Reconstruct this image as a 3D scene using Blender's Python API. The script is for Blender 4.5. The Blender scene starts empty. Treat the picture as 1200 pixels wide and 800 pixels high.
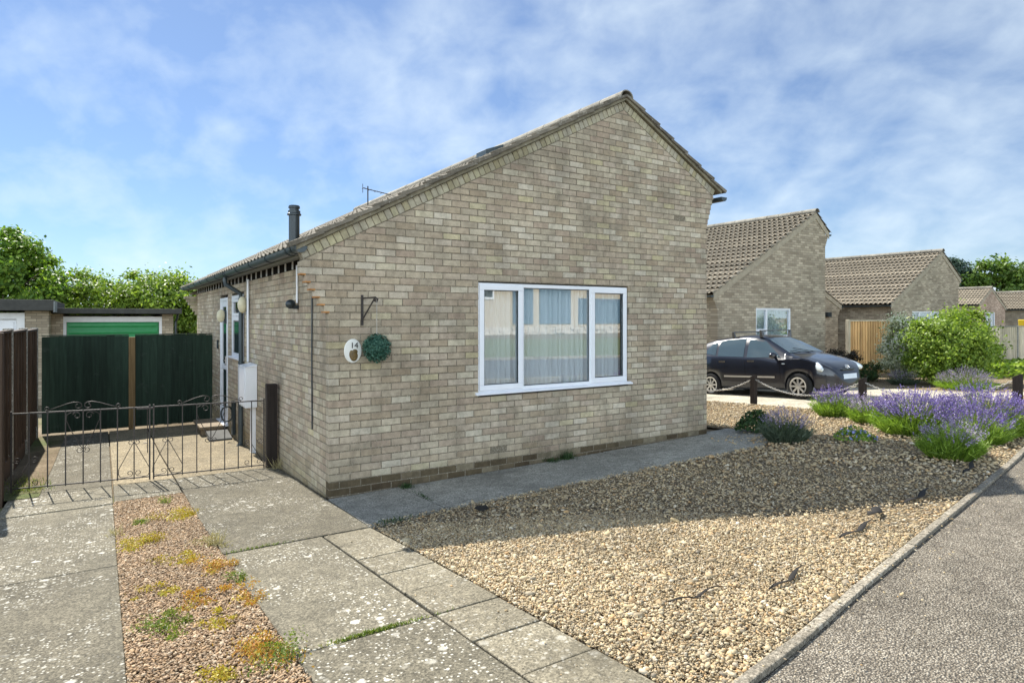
import bpy, bmesh, math, random
import numpy as np
from mathutils import Vector, Matrix, Euler
R_ = math.radians
random.seed(7); RNG = np.random.default_rng(11)
SC = bpy.context.scene; COL = SC.collection

# ------------------------------------------------------------------ camera, sky, sun, exposure
CAM = (-1.92, -6.38, 1.83)
cd = bpy.data.cameras.new('camera'); cam = bpy.data.objects.new('camera', cd); COL.objects.link(cam)
cam.location = CAM; cam.rotation_euler = (R_(90), 0, R_(-32.9))
cd.sensor_width = 36; cd.lens = 741/1200*36; cd.shift_y = -28/1200; cd.clip_end = 2000; cd.clip_start = .05
SC.camera = cam
SUN_EL, SUN_AZ = 46.5, -7.0           # degrees; azimuth from +Y towards +X
sd = Vector((math.sin(R_(SUN_AZ))*math.cos(R_(SUN_EL)), math.cos(R_(SUN_AZ))*math.cos(R_(SUN_EL)), math.sin(R_(SUN_EL))))
ld = bpy.data.lights.new('sun', 'SUN'); ld.energy = 4.3; ld.angle = R_(.53); ld.color = (1, .95, .86)
lo = bpy.data.objects.new('sun', ld); COL.objects.link(lo); lo.rotation_euler = (-sd).to_track_quat('-Z', 'Y').to_euler(); lo.location = (0, 0, 30)
W = bpy.data.worlds.new('World'); SC.world = W; W.use_nodes = True
nt = W.node_tree; nt.nodes.clear()
def wn(t, **k):
    n = nt.nodes.new(t)
    for a, b in k.items(): setattr(n, a, b)
    return n
L = nt.links.new
sky = wn('ShaderNodeTexSky', sky_type='NISHITA', sun_disc=False, sun_elevation=R_(SUN_EL), sun_rotation=R_(SUN_AZ), air_density=1.0, dust_density=.15, ozone_density=2.2, altitude=50)
tc = wn('ShaderNodeTexCoord'); sep = wn('ShaderNodeSeparateXYZ'); L(tc.outputs['Generated'], sep.inputs[0])
def wmath(op, a, b=None):
    n = wn('ShaderNodeMath', operation=op)
    for i, v in enumerate((a, b)):
        if v is None: continue
        if isinstance(v, (int, float)): n.inputs[i].default_value = v
        else: L(v, n.inputs[i])
    return n.outputs[0]
zz = wmath('ADD', wmath('MAXIMUM', sep.outputs[2], 0), .55)
px, py = wmath('DIVIDE', sep.outputs[0], zz), wmath('DIVIDE', sep.outputs[1], zz)
cmb = wn('ShaderNodeCombineXYZ'); L(px, cmb.inputs[0]); L(py, cmb.inputs[1])
n1 = wn('ShaderNodeTexNoise'); n1.inputs['Scale'].default_value = 9.5; n1.inputs['Detail'].default_value = 12; n1.inputs['Roughness'].default_value = .53; n1.inputs['Distortion'].default_value = .2
mp = wn('ShaderNodeMapping'); mp.inputs['Location'].default_value = (3.1, 1.7, 0); mp.inputs['Rotation'].default_value = (0, 0, R_(35)); mp.inputs['Scale'].default_value = (1, .9, 1)
L(cmb.outputs[0], mp.inputs[0]); L(mp.outputs[0], n1.inputs[0])
n2 = wn('ShaderNodeTexNoise'); n2.inputs['Scale'].default_value = 2.4; n2.inputs['Detail'].default_value = 3; L(mp.outputs[0], n2.inputs[0])
# unseen bright cloud added behind and left of the camera to fill shaded walls
fill_cloud = wmath('MINIMUM', wmath('MAXIMUM', wmath('ADD', wmath('ADD', wmath('MULTIPLY', sep.outputs[1], -1.0), wmath('MULTIPLY', sep.outputs[0], -1.25)), .02), 0), 1)
fill_cloud = wmath('MULTIPLY', fill_cloud, wmath('MINIMUM', wmath('MAXIMUM', wmath('SUBTRACT', 1.15, wmath('MULTIPLY', sep.outputs[2], 1.15)), 0), 1))
back = wmath('MULTIPLY', fill_cloud, .36)
side = wmath('SUBTRACT', wmath('MULTIPLY', sep.outputs[0], .15), .035)
cf = wmath('ADD', wmath('ADD', wmath('ADD', wmath('MULTIPLY', n1.outputs[0], .78), wmath('MULTIPLY', n2.outputs[0], .32)), back), side)
rp = wn('ShaderNodeValToRGB'); rp.color_ramp.elements[0].position = .47; rp.color_ramp.elements[0].color = (.14, .14, .14, 1)
rp.color_ramp.elements[1].position = .80; rp.color_ramp.elements[1].color = (.58, .58, .58, 1)
L(cf, rp.inputs[0])
tint = wn('ShaderNodeMix', data_type='RGBA', blend_type='MULTIPLY'); tint.inputs[0].default_value = 1.0
L(sky.outputs[0], tint.inputs[6]); tint.inputs[7].default_value = (.31, .395, .505, 1)
mx = wn('ShaderNodeMix', data_type='RGBA'); L(rp.outputs[0], mx.inputs[0]); L(tint.outputs[2], mx.inputs[6]); 
cval = wmath('ADD', wmath('MULTIPLY', fill_cloud, 22.0), 4.75)
cc = wn('ShaderNodeCombineXYZ'); L(wmath('MULTIPLY', cval, .835), cc.inputs[0]); L(wmath('MULTIPLY', cval, .955), cc.inputs[1]); L(wmath('MULTIPLY', cval, 1.03), cc.inputs[2]); L(cc.outputs[0], mx.inputs[7])
bg = wn('ShaderNodeBackground'); bg.inputs[1].default_value = .10; L(mx.outputs[2], bg.inputs[0])
wo = wn('ShaderNodeOutputWorld'); L(bg.outputs[0], wo.inputs[0])
SC.view_settings.view_transform = 'Standard'; SC.view_settings.look = 'None'; SC.view_settings.gamma = 1
SC.view_settings.exposure = 1.27
SC.render.engine = 'CYCLES'

# ------------------------------------------------------------------ ground height
GS = [-60, -34, -25, -14, -8, -6.5, -4.9, 0, 2.1, 4.6, 8, 15, 60, 300]
GZ = [1.5, 1.25, .82, .54, .46, .43, .4165, 0, -.10, -.235, -.33, -.42, -.5, -.5]
def zg(t, s):
    t = np.asarray(t, float); s = np.asarray(s, float)
    z = np.interp(s, GS, GZ)
    rise = .016*np.clip(t, 0, 12)*np.clip((s+4.9)/2.5, 0.0, 1)
    d = np.clip((t-9.15)/.6, 0, 1); d = d*d*(3-2*d)*np.clip((s+2.5)/2.5, 0, 1)
    return z+rise-.10*d
def gz(t, s): return float(zg(t, s))
KT = [-12, -3, .158, 1.399, 4.54, 6.44, 9, 14, 30, 60]
KS = [-5.9, -5.2, -4.794, -4.537, -3.957, -3.60, -3.05, -1.9, 1.9, 9]
def ks(t): return float(np.interp(t, KT, KS))

# ------------------------------------------------------------------ object helpers
def chain(o):
    v = Vector((0, 0, 0))
    while o is not None: v += o.location; o = o.parent
    return v
LOCAL = set()
def islocal(o):
    while o is not None:
        if o.name in LOCAL: return True
        o = o.parent
    return False
def tag(o, label=None, cat=None, group=None, kind=None):
    if label: o['label'] = label
    if cat: o['category'] = cat
    if group: o['group'] = group
    if kind: o['kind'] = kind
    return o
def empty(name, label, cat, loc, group=None, local=False, rot=(0, 0, 0)):
    o = bpy.data.objects.new(name, None); COL.objects.link(o); o.location = loc; o.rotation_euler = rot; o.empty_display_size = .1
    if local: LOCAL.add(o.name)
    return tag(o, label, cat, group)
def finish(o, mat, parent, smooth, bevel=0, recenter=True):
    me = o.data
    if mat is not None: me.materials.append(mat)
    COL.objects.link(o)
    if parent is not None:
        o.parent = parent
        if not islocal(parent): o.location = -chain(parent)
    elif recenter and len(me.vertices):
        n = len(me.vertices); co = np.empty(n*3); me.vertices.foreach_get('co', co); co = co.reshape(-1, 3)
        c = (co.min(0)+co.max(0))/2; c[2] = co[:, 2].min(); co -= c
        me.vertices.foreach_set('co', co.ravel()); o.location = c
    if smooth:
        me.polygons.foreach_set('use_smooth', np.ones(len(me.polygons), bool))
    if bevel:
        b = o.modifiers.new('b', 'BEVEL'); b.width = bevel; b.segments = 2; b.limit_method = 'ANGLE'; b.angle_limit = R_(40)
    me.update()
    return o
def np_mesh(name, V, F, mat, parent=None, smooth=False, uv=None, recenter=True):
    V = np.asarray(V, np.float32); F = np.asarray(F, np.int32); k = F.shape[1]
    me = bpy.data.meshes.new(name); me.vertices.add(len(V)); me.vertices.foreach_set('co', V.ravel())
    me.loops.add(F.size); me.loops.foreach_set('vertex_index', F.ravel())
    me.polygons.add(len(F)); me.polygons.foreach_set('loop_start', np.arange(0, F.size, k, dtype=np.int32))
    me.update(calc_edges=True)
    o = bpy.data.objects.new(name, me)
    return finish(o, mat, parent, smooth, recenter=recenter)
def frame(d):
    d = Vector(d).normalized(); a = Vector((0, 0, 1)) if abs(d.z) < .95 else Vector((1, 0, 0))
    u = d.cross(a).normalized(); return u, u.cross(d).normalized()
class MB:
    def __init__(s): s.v = []; s.f = []
    def poly(s, pts):
        b = len(s.v); s.v += [tuple(p) for p in pts]; s.f.append(tuple(range(b, b+len(pts)))); return s
    def box(s, x0, x1, y0, y1, z0, z1, M=None):
        b = len(s.v); P = [(x, y, z) for z in (z0, z1) for y in (y0, y1) for x in (x0, x1)]
        if M is not None: P = [tuple(M @ Vector(p)) for p in P]
        s.v += P
        for q in ((0, 2, 3, 1), (4, 5, 7, 6), (0, 1, 5, 4), (2, 6, 7, 3), (0, 4, 6, 2), (1, 3, 7, 5)): s.f.append(tuple(b+i for i in q))
        return s
    def prism(s, pts, off):                       # pts 3d polygon, extruded by off
        n = len(pts); b = len(s.v); off = Vector(off)
        s.v += [tuple(p) for p in pts]+[tuple(Vector(p)+off) for p in pts]
        s.f.append(tuple(range(b, b+n))); s.f.append(tuple(b+n+i for i in range(n-1, -1, -1)))
        for i in range(n): j = (i+1) % n; s.f.append((b+i, b+n+i, b+n+j, b+j))
        return s
    def tube(s, pts, r, n=8, cap=True):
        pts = [Vector(p) for p in pts]; b = len(s.v); m = len(pts); u = None
        for i, p in enumerate(pts):
            d = (pts[min(i+1, m-1)]-pts[max(i-1, 0)])
            if d.length < 1e-9: d = Vector((0, 0, 1))
            d.normalize()
            if u is None: u, w = frame(d)
            else:
                u = (u-d*u.dot(d))
                u = u.normalized() if u.length > 1e-6 else frame(d)[0]
                w = u.cross(d)
            rr = r[i] if isinstance(r, (list, tuple)) else r
            for k in range(n):
                a = 2*math.pi*k/n; s.v.append(tuple(p+(u*math.cos(a)+w*math.sin(a))*rr))
        for i in range(m-1):
            for k in range(n):
                k2 = (k+1) % n; s.f.append((b+i*n+k, b+i*n+k2, b+(i+1)*n+k2, b+(i+1)*n+k))
        if cap:
            s.f.append(tuple(b+k for k in range(n-1, -1, -1))); s.f.append(tuple(b+(m-1)*n+k for k in range(n)))
        return s
    def lathe(s, prof, c=(0, 0, 0), n=20, M=None):   # prof (r,z)
        b = len(s.v); m = len(prof)
        for r, z in prof:
            for k in range(n):
                a = 2*math.pi*k/n; p = Vector((r*math.cos(a), r*math.sin(a), z))
                if M is not None: p = M @ p
                s.v.append(tuple(p+Vector(c)))
        for i in range(m-1):
            for k in range(n):
                k2 = (k+1) % n; s.f.append((b+i*n+k, b+i*n+k2, b+(i+1)*n+k2, b+(i+1)*n+k))
        return s
    def ell(s, c, r, n=14, m=9, M=None):
        prof = [(max(math.sin(math.pi*i/m), 1e-4), -math.cos(math.pi*i/m)) for i in range(m+1)]
        S = Matrix.Diagonal(Vector(r)).to_4x4()
        return s.lathe(prof, c, n, (M @ S) if M is not None else S)
    def build(s, name, mat, parent=None, smooth=False, bevel=0, uvbox=False, recenter=True):
        me = bpy.data.meshes.new(name); me.from_pydata(s.v, [], s.f); me.update()
        bm = bmesh.new(); bm.from_mesh(me); bmesh.ops.recalc_face_normals(bm, faces=bm.faces); bm.to_mesh(me); bm.free()
        if smooth == 'auto':
            o = bpy.data.objects.new(name, me); finish(o, mat, parent, True, bevel, recenter)
            me.set_sharp_from_angle(angle=R_(38)); return o
        return finish(bpy.data.objects.new(name, me), mat, parent, smooth, bevel, recenter)
def copy_tree(o, loc=None, rotz=None, parent=None):
    c = o.copy(); COL.objects.link(c)
    if parent is not None: c.parent = parent
    if loc is not None: c.location = loc
    if rotz is not None: c.rotation_euler.z = rotz
    if o.name in LOCAL: LOCAL.add(c.name)
    for ch in list(o.children): copy_tree(ch, parent=c)
    return c

# ------------------------------------------------------------------ materials
class M:
    def __init__(s, name, rough=.8, spec=.3, metal=0):
        s.m = bpy.data.materials.new(name); s.m.use_nodes = True; s.t = s.m.node_tree; s.b = s.t.nodes['Principled BSDF']
        s.b.inputs['Roughness'].default_value = rough; s.b.inputs['Metallic'].default_value = metal
        s.b.inputs['Specular IOR Level'].default_value = spec
        s.out = s.t.nodes['Material Output']; s._c = None
    def n(s, t, **k):
        x = s.t.nodes.new(t)
        for a, b in k.items():
            if a.startswith('i_'):
                key = a[2:].replace('_', ' '); x.inputs[key].default_value = b
            else: setattr(x, a, b)
        return x
    def l(s, a, b): s.t.links.new(a, b)
    def co(s, gen='Object'):
        if s._c is None: s._c = s.n('ShaderNodeTexCoord')
        return s._c.outputs[gen]
    def geo(s, o): return s.n('ShaderNodeNewGeometry').outputs[o]
    def noise(s, scale, detail=4, rough=.55, vec=None, sc=None, out='Fac', dist=0):
        x = s.n('ShaderNodeTexNoise'); x.inputs['Scale'].default_value = scale; x.inputs['Detail'].default_value = detail; x.inputs['Roughness'].default_value = rough; x.inputs['Distortion'].default_value = dist
        v = vec or s.co()
        if sc:
            mp = s.n('ShaderNodeMapping'); mp.inputs['Scale'].default_value = sc; s.l(v, mp.inputs[0]); v = mp.outputs[0]
        s.l(v, x.inputs['Vector']); return x.outputs[out]
    def vor(s, scale, out='Distance', vec=None, feature='F1', rnd=1):
        x = s.n('ShaderNodeTexVoronoi', feature=feature); x.inputs['Scale'].default_value = scale; x.inputs['Randomness'].default_value = rnd
        s.l(vec or s.co(), x.inputs['Vector']); return x.outputs[out]
    def ramp(s, fac, stops, interp='LINEAR'):
        x = s.n('ShaderNodeValToRGB'); r = x.color_ramp; r.interpolation = interp
        while len(r.elements) < len(stops): r.elements.new(.5)
        for e, (p, c) in zip(r.elements, stops):
            e.position = p; e.color = (c, c, c, 1) if isinstance(c, (int, float)) else (*c, 1)
        s.l(fac, x.inputs[0]); return x.outputs[0]
    def mix(s, fac, a, b, blend='MIX'):
        x = s.n('ShaderNodeMix', data_type='RGBA', blend_type=blend)
        for i, v in ((0, fac), (6, a), (7, b)):
            if isinstance(v, (int, float)): x.inputs[i].default_value = v if i == 0 else (v, v, v, 1)
            elif isinstance(v, tuple): x.inputs[i].default_value = (*v, 1)
            else: s.l(v, x.inputs[i])
        return x.outputs[2]
    def math(s, op, a, b=0.):
        x = s.n('ShaderNodeMath', operation=op)
        for i, v in enumerate((a, b)):
            if isinstance(v, (int, float)): x.inputs[i].default_value = v
            else: s.l(v, x.inputs[i])
        return x.outputs[0]
    def color(s, c):
        if isinstance(c, tuple): s.b.inputs['Base Color'].default_value = (*c, 1)
        else: s.l(c, s.b.inputs['Base Color'])
        return s
    def rough(s, v): s.l(v, s.b.inputs['Roughness']); return s
    def bump(s, h, strength=.5, dist=.01):
        x = s.n('ShaderNodeBump'); x.inputs['Strength'].default_value = strength; x.inputs['Distance'].default_value = dist
        s.l(h, x.inputs['Height']); s.l(x.outputs[0], s.b.inputs['Normal']); return s
def plain(name, c, rough=.6, spec=.3, metal=0, var=.12, nscale=8, bump=0):
    m = M(name, rough, spec, metal); nz = m.noise(nscale, 5)
    m.color(m.mix(1.0, c, m.ramp(nz, [(.3, 1-var), (.7, 1+var)]), 'MULTIPLY'))
    if bump: m.bump(m.noise(nscale*6, 4), bump, .004)
    return m.m
def brick_mat(name, stops, algae=True):
    m = M(name, .9, .15); rnd = m.geo('Random Per Island')
    c = m.ramp(rnd, stops, 'LINEAR')
    big = m.noise(.9, 4, .6); mid = m.noise(14, 5, .6); fine = m.noise(160, 3, .7)
    c = m.mix(1., c, m.ramp(big, [(.3, .80), (.7, 1.16)]), 'MULTIPLY')
    c = m.mix(1., c, m.ramp(m.noise(2.6, 5, .65, sc=(1, 1, .45)), [(.36, .70), (.54, 1.)]), 'MULTIPLY')
    sz = m.n('ShaderNodeSeparateXYZ'); m.l(m.co(), sz.inputs[0]); alg = m.math('MULTIPLY', m.ramp(m.math('ADD', sz.outputs[2], m.math('MULTIPLY', m.noise(3, 4), .45)), [(.28, .5), (.5, 0.)]), m.ramp(m.noise(9, 4), [(.35, .4), (.6, 1.)]))
    if algae: c = m.mix(alg, c, (.30, .25, .14))
    c = m.mix(1., c, m.ramp(mid, [(.3, .78), (.7, 1.18)]), 'MULTIPLY')
    c = m.mix(1., c, m.ramp(fine, [(.3, .75), (.7, 1.22)]), 'MULTIPLY')
    sp = m.ramp(m.noise(70, 4, .8), [(.66, 0.), (.73, .55)])
    c = m.mix(sp, c, (.62, .58, .50))
    pit = m.ramp(m.noise(95, 3, .7), [(.30, .5), (.36, 0.)])
    c = m.mix(pit, c, (.12, .10, .075))
    m.color(c); m.bump(m.mix(.4, mid, fine), .55, .006); return m.m
B_STOPS = [(0, (.35, .275, .192)), (.14, (.455, .372, .265)), (.26, (.385, .298, .222)), (.40, (.47, .395, .288)), (.53, (.375, .312, .23)), (.66, (.50, .43, .318)), (.78, (.43, .345, .26)), (.9, (.55, .485, .38)), (1, (.48, .41, .255))]
M_BRICK = brick_mat('buff_brick', B_STOPS)
M_BRICK_SIDE = M_BRICK
M_VERGEBRICK = brick_mat('verge_brick', [(0, (.36, .31, .19)), (.3, (.44, .39, .27)), (.6, (.40, .36, .28)), (1, (.47, .42, .26))])
M_PLINTH = brick_mat('plinth_brick', [(0, (.085, .062, .038)), (.4, (.12, .092, .055)), (.75, (.155, .12, .075)), (1, (.26, .22, .15))], False)
M_PLINTH_SIDE = brick_mat('plinth_side_brick', [(0, (.30, .23, .14)), (.5, (.36, .28, .19)), (1, (.40, .34, .25))])
def mortar():
    m = M('mortar', .95, .1); c = m.ramp(m.noise(60, 5, .7), [(.3, (.13, .108, .075)), (.54, (.20, .17, .125)), (.68, (.44, .39, .30))])
    m.color(m.mix(1., c, m.ramp(m.noise(1.2, 3), [(.3, .8), (.7, 1.2)]), 'MULTIPLY')); m.bump(m.noise(140, 3), .6, .005); return m.m
M_MORTAR = mortar()
def far_brick(name, c1, c2, mort, ax):
    # brick texture for the distant houses, laid out in metres along the wall (ax: 'x' or 'y')
    m = M(name, .9, .15); sp = m.n('ShaderNodeSeparateXYZ'); m.l(m.co(), sp.inputs[0]); cb = m.n('ShaderNodeCombineXYZ')
    m.l(sp.outputs['X' if ax == 'x' else 'Y'], cb.inputs[0]); m.l(sp.outputs['Z'], cb.inputs[1])
    b = m.n('ShaderNodeTexBrick'); m.l(cb.outputs[0], b.inputs['Vector'])
    b.inputs['Color1'].default_value = (0, 0, 0, 1); b.inputs['Color2'].default_value = (1, 1, 1, 1); b.inputs['Mortar'].default_value = (.5, .5, .5, 1)
    b.inputs['Scale'].default_value = 1; b.inputs['Brick Width'].default_value = .225; b.inputs['Row Height'].default_value = .075; b.inputs['Mortar Size'].default_value = .006
    col = m.ramp(b.outputs['Color'], [(0, c1), (.35, tuple(.5*(a+b_) for a, b_ in zip(c1, c2))), (.7, c2), (1, tuple(min(1, x*1.22) for x in c2))])
    col = m.mix(b.outputs['Fac'], col, mort)
    col = m.mix(1., col, m.ramp(m.noise(.7, 5), [(.3, .8), (.7, 1.18)]), 'MULTIPLY')
    m.color(col); m.bump(m.math('SUBTRACT', 1., b.outputs['Fac']), .5, .008); return m.m
FB_X = far_brick('far_buff_brick_front', (.27, .222, .16), (.40, .338, .25), (.22, .19, .145), 'x')
FB_Y = far_brick('far_buff_brick_side', (.27, .222, .16), (.40, .338, .25), (.22, .19, .145), 'y')
FB_PINK = far_brick('far_pink_brick', (.33, .23, .165), (.46, .34, .26), (.30, .25, .2), 'x')
def tile_mat(name, c):
    m = M(name, .85, .2); rnd = m.geo('Random Per Island'); k = m.ramp(rnd, [(0, .75), (1, 1.2)])
    col = m.mix(1., c, k, 'MULTIPLY'); col = m.mix(1., col, m.ramp(m.noise(5, 6, .7), [(.3, .65), (.7, 1.3)]), 'MULTIPLY')
    col = m.mix(m.ramp(m.noise(22, 5, .75), [(.58, 0.), (.68, .7)]), col, (.50, .48, .42))
    m.color(col); m.bump(m.noise(60, 4), .5, .006); return m.m
M_TILE = tile_mat('concrete_tile', (.17, .148, .115))
M_TILE_FAR = tile_mat('weathered_tile', (.25, .212, .158))
M_RIDGE = tile_mat('ridge_tile', (.24, .22, .18))
def concrete(name, base, lichen=1., dark=1.):
    m = M(name, .92, .15)
    v = m.co(); c = m.ramp(m.noise(1.3, 6, .6), [(.25, tuple(x*.74 for x in base)), (.75, tuple(min(1, x*1.2) for x in base))])
    c = m.mix(1., c, m.ramp(m.noise(9, 5, .65), [(.3, .75), (.7, 1.22)]), 'MULTIPLY')
    c = m.mix(1., c, m.ramp(m.vor(110, 'Color'), [(0, .45), (.5, 1.), (1, 1.6)]), 'MULTIPLY')
    pit = m.ramp(m.noise(55, 4, .8), [(.40, .9*dark), (.49, 0.)]); c = m.mix(pit, c, (.07, .065, .05))
    # lichen: pale round spots in drifts
    wob = m.n('ShaderNodeVectorMath', operation='ADD'); m.l(v, wob.inputs[0])
    nz = m.n('ShaderNodeTexNoise'); nz.inputs['Scale'].default_value = 22; nz.inputs['Detail'].default_value = 3; m.l(v, nz.inputs['Vector'])
    sc = m.n('ShaderNodeVectorMath', operation='SCALE'); m.l(nz.outputs['Color'], sc.inputs[0]); sc.inputs['Scale'].default_value = .022; m.l(sc.outputs[0], wob.inputs[1])
    drift = m.noise(1.7, 4, .6)
    for s_, lo_, hi_, dth in ((10, .17, .30, .47), (24, .20, .33, .44), (52, .22, .36, .40)):
        d = m.vor(s_, 'Distance', wob.outputs[0]); cl = m.n('ShaderNodeSeparateColor'); m.l(m.vor(s_, 'Color', wob.outputs[0]), cl.inputs[0])
        spot = m.math('MULTIPLY', m.ramp(d, [(lo_, 1.), (hi_, 0.)]), m.math('GREATER_THAN', cl.outputs[0], .62))
        spot = m.math('MULTIPLY', spot, m.ramp(drift, [(dth, 0.), (dth+.12, .72*lichen)]))
        c = m.mix(spot, c, (.62, .60, .53))
    oi = m.n('ShaderNodeObjectInfo'); c = m.mix(1., c, m.ramp(oi.outputs['Random'], [(0, .86), (1, 1.12)]), 'MULTIPLY'); c = m.mix(1., c, m.ramp(m.geo('Random Per Island'), [(0, .86), (1, 1.12)]), 'MULTIPLY')
    st = m.ramp(m.noise(.8, 5, .7), [(.56, 0.), (.66, .5)]); c = m.mix(st, c, tuple(x*.45 for x in base))
    m.color(c); m.bump(m.mix(.5, m.noise(80, 4, .7), m.vor(140)), .55, .006); return m.m
M_DRIVE = concrete('drive_concrete', (.150, .135, .10))
M_DRIVE_SAND = concrete('sandy_concrete', (.26, .215, .14), .3)
M_PAVER = concrete('paver_concrete', (.20, .178, .13), .6, .6)
M_PATH = concrete('path_concrete', (.32, .31, .27), .45, .8)
M_KERB = concrete('kerb_concrete', (.27, .24, .19), .5)
M_NDRIVE = concrete('pale_concrete', (.46, .42, .33), .2, .5)
def tarmac():
    m = M('tarmac', .93, .15); vc = m.n('ShaderNodeSeparateColor'); m.l(m.vor(105, 'Color'), vc.inputs[0])
    c = m.ramp(vc.outputs[0], [(0, (.18, .155, .12)), (.35, (.28, .245, .19)), (.7, (.365, .325, .26)), (1, (.52, .475, .39))])
    c = m.mix(m.ramp(m.vor(105), [(.28, 0.), (.62, .8)]), c, (.06, .052, .044))
    c = m.mix(1., c, m.ramp(m.noise(.8, 6, .65), [(.3, .74), (.7, 1.14)]), 'MULTIPLY')
    c = m.mix(1., c, m.ramp(m.noise(5, 5, .7), [(.32, .75), (.6, 1.08)]), 'MULTIPLY')
    m.color(c); m.bump(m.math('SUBTRACT', 1., m.vor(105)), 1., .010); return m.m
M_TARMAC = tarmac()
M_ROAD = plain('road_asphalt', (.075, .08, .09), .9, var=.2, nscale=30, bump=.4)
def gravel_base(name, cols, sc):
    m = M(name, .95, .1); vc = m.n('ShaderNodeSeparateColor'); m.l(m.vor(sc, 'Color'), vc.inputs[0])
    c = m.ramp(vc.outputs[0], [(i/(len(cols)-1), x) for i, x in enumerate(cols)])
    c = m.mix(m.ramp(m.vor(sc), [(.25, 0.), (.6, .8)]), c, (.045, .035, .025))
    m.color(c); m.bump(m.math('SUBTRACT', 1., m.vor(sc)), 1., .02); return m.m
GR = [(.27, .19, .10), (.47, .36, .205), (.55, .455, .295), (.39, .305, .19), (.64, .57, .44), (.45, .275, .12), (.22, .185, .135), (.53, .405, .225), (.44, .375, .265)]
GP = [(.28, .165, .085), (.44, .31, .185), (.36, .235, .125), (.54, .43, .30), (.22, .145, .09), (.45, .295, .165)]
M_GRAVEL = gravel_base('gravel_bed', GR, 42)
M_GRAVEL_P = gravel_base('pink_gravel_bed', GP, 75)
def pebble_mat(name, cols):
    m = M(name, .8, .3); r = m.geo('Random Per Island')
    c = m.ramp(r, [(i/(len(cols)-1), x) for i, x in enumerate(cols)])
    c = m.mix(1., c, m.ramp(m.noise(45, 4, .7), [(.3, .72), (.7, 1.22)]), 'MULTIPLY')
    c = m.mix(1., c, m.ramp(m.noise(1.1, 5, .6), [(.32, .72), (.6, 1.06)]), 'MULTIPLY')
    m.color(c); m.bump(m.noise(120, 3), .3, .003); return m.m
M_PEB = pebble_mat('flint_pebble', [GR[i] for i in (1, 6, 2, 0, 4, 5, 2, 3, 7, 8, 1, 0)])
M_PEB_P = pebble_mat('pink_pebble', [GP[i] for i in (0, 3, 1, 4, 2, 5)])
def earth():
    m = M('earth', .95, .1)
    c = m.ramp(m.noise(1.2, 8, .65), [(.3, (.10, .075, .045)), (.55, (.19, .15, .10)), (.75, (.27, .235, .17))])
    g = m.ramp(m.noise(.35, 5), [(.5, 0.), (.62, .8)]); c = m.mix(g, c, (.07, .11, .03))
    c = m.mix(1., c, m.ramp(m.vor(40, 'Color'), [(0, .7), (1, 1.3)]), 'MULTIPLY'); m.color(c); m.bump(m.noise(40, 5), .8, .02); return m.m
M_EARTH = earth()
def grass_m():
    m = M('lawn_grass', .9, .15); c = m.ramp(m.noise(3, 7, .7), [(.3, (.11, .14, .06)), (.7, (.20, .225, .11))])
    c = m.mix(1., c, m.ramp(m.noise(80, 3, .8), [(.3, .6), (.7, 1.4)]), 'MULTIPLY'); m.color(c); m.bump(m.noise(90, 4, .8), 1., .04); return m.m
M_LAWN = grass_m()
def leaf_mat(name, stops, trans=.35, rough=.5):
    m = M(name, rough, .35); c = m.ramp(m.geo('Random Per Island'), stops); m.color(c)
    tr = m.n('ShaderNodeBsdfTranslucent'); c2 = m.mix(1., c, (1.25, 1.35, .7), 'MULTIPLY'); m.l(c2, tr.inputs[0])
    ms = m.n('ShaderNodeMixShader'); ms.inputs[0].default_value = trans; m.l(m.b.outputs[0], ms.inputs[1]); m.l(tr.outputs[0], ms.inputs[2]); m.l(ms.outputs[0], m.out.inputs[0]); return m.m
M_LEAF = leaf_mat('tree_leaf', [(0, (.045, .09, .015)), (.5, (.095, .165, .025)), (1, (.17, .25, .04))])
M_LEAF_Y = leaf_mat('bright_leaf', [(0, (.08, .14, .016)), (.5, (.17, .26, .03)), (1, (.32, .41, .06))])
M_LEAF_T = leaf_mat('mid_green_leaf', [(0, (.06, .13, .018)), (.5, (.14, .24, .03)), (1, (.26, .37, .05))])
M_LEAF_D = leaf_mat('dark_leaf', [(0, (.018, .045, .014)), (.6, (.035, .075, .02)), (1, (.06, .11, .03))], .25)
M_LEAF_B = leaf_mat('blue_conifer', [(0, (.03, .06, .04)), (1, (.06, .10, .065))], .2)
M_LEAF_V = leaf_mat('variegated_leaf', [(0, (.10, .14, .06)), (.2, (.26, .30, .17)), (.28, (.62, .62, .52)), (1, (.80, .80, .72))], .4)
M_LEAF_P = leaf_mat('dark_purple_leaf', [(0, (.012, .010, .008)), (1, (.04, .03, .018))], .15)
M_LAV_G = leaf_mat('lavender_leaf', [(0, (.10, .17, .025)), (.6, (.20, .31, .04)), (1, (.30, .42, .07))], .35)
M_LAV_GR = leaf_mat('grey_lavender_leaf', [(0, (.05, .075, .05)), (1, (.13, .165, .11))], .25)
M_LAV_F = leaf_mat('lavender_flower', [(0, (.09, .055, .27)), (.45, (.16, .105, .38)), (.8, (.25, .19, .46)), (1, (.36, .32, .46))], .25)
M_LAV_FP = leaf_mat('pale_lavender_flower', [(0, (.16, .12, .27)), (.5, (.28, .23, .38)), (1, (.42, .38, .43))], .25)
M_STEM = leaf_mat('flower_stem', [(0, (.10, .13, .05)), (1, (.19, .22, .09))], .2)
M_BLUEF = leaf_mat('blue_flower', [(0, (.16, .17, .50)), (1, (.32, .34, .70))], .2)
M_SEDUM = leaf_mat('yellow_sedum', [(0, (.30, .20, .02)), (.5, (.48, .36, .04)), (1, (.42, .40, .07))], .2)
M_SEDUM_O = leaf_mat('orange_sedum', [(0, (.40, .15, .04)), (.5, (.50, .28, .05)), (1, (.42, .36, .06))], .2)
M_WEED = leaf_mat('weed_blade', [(0, (.08, .13, .02)), (.6, (.16, .22, .03)), (1, (.28, .26, .08))], .3)
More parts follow.
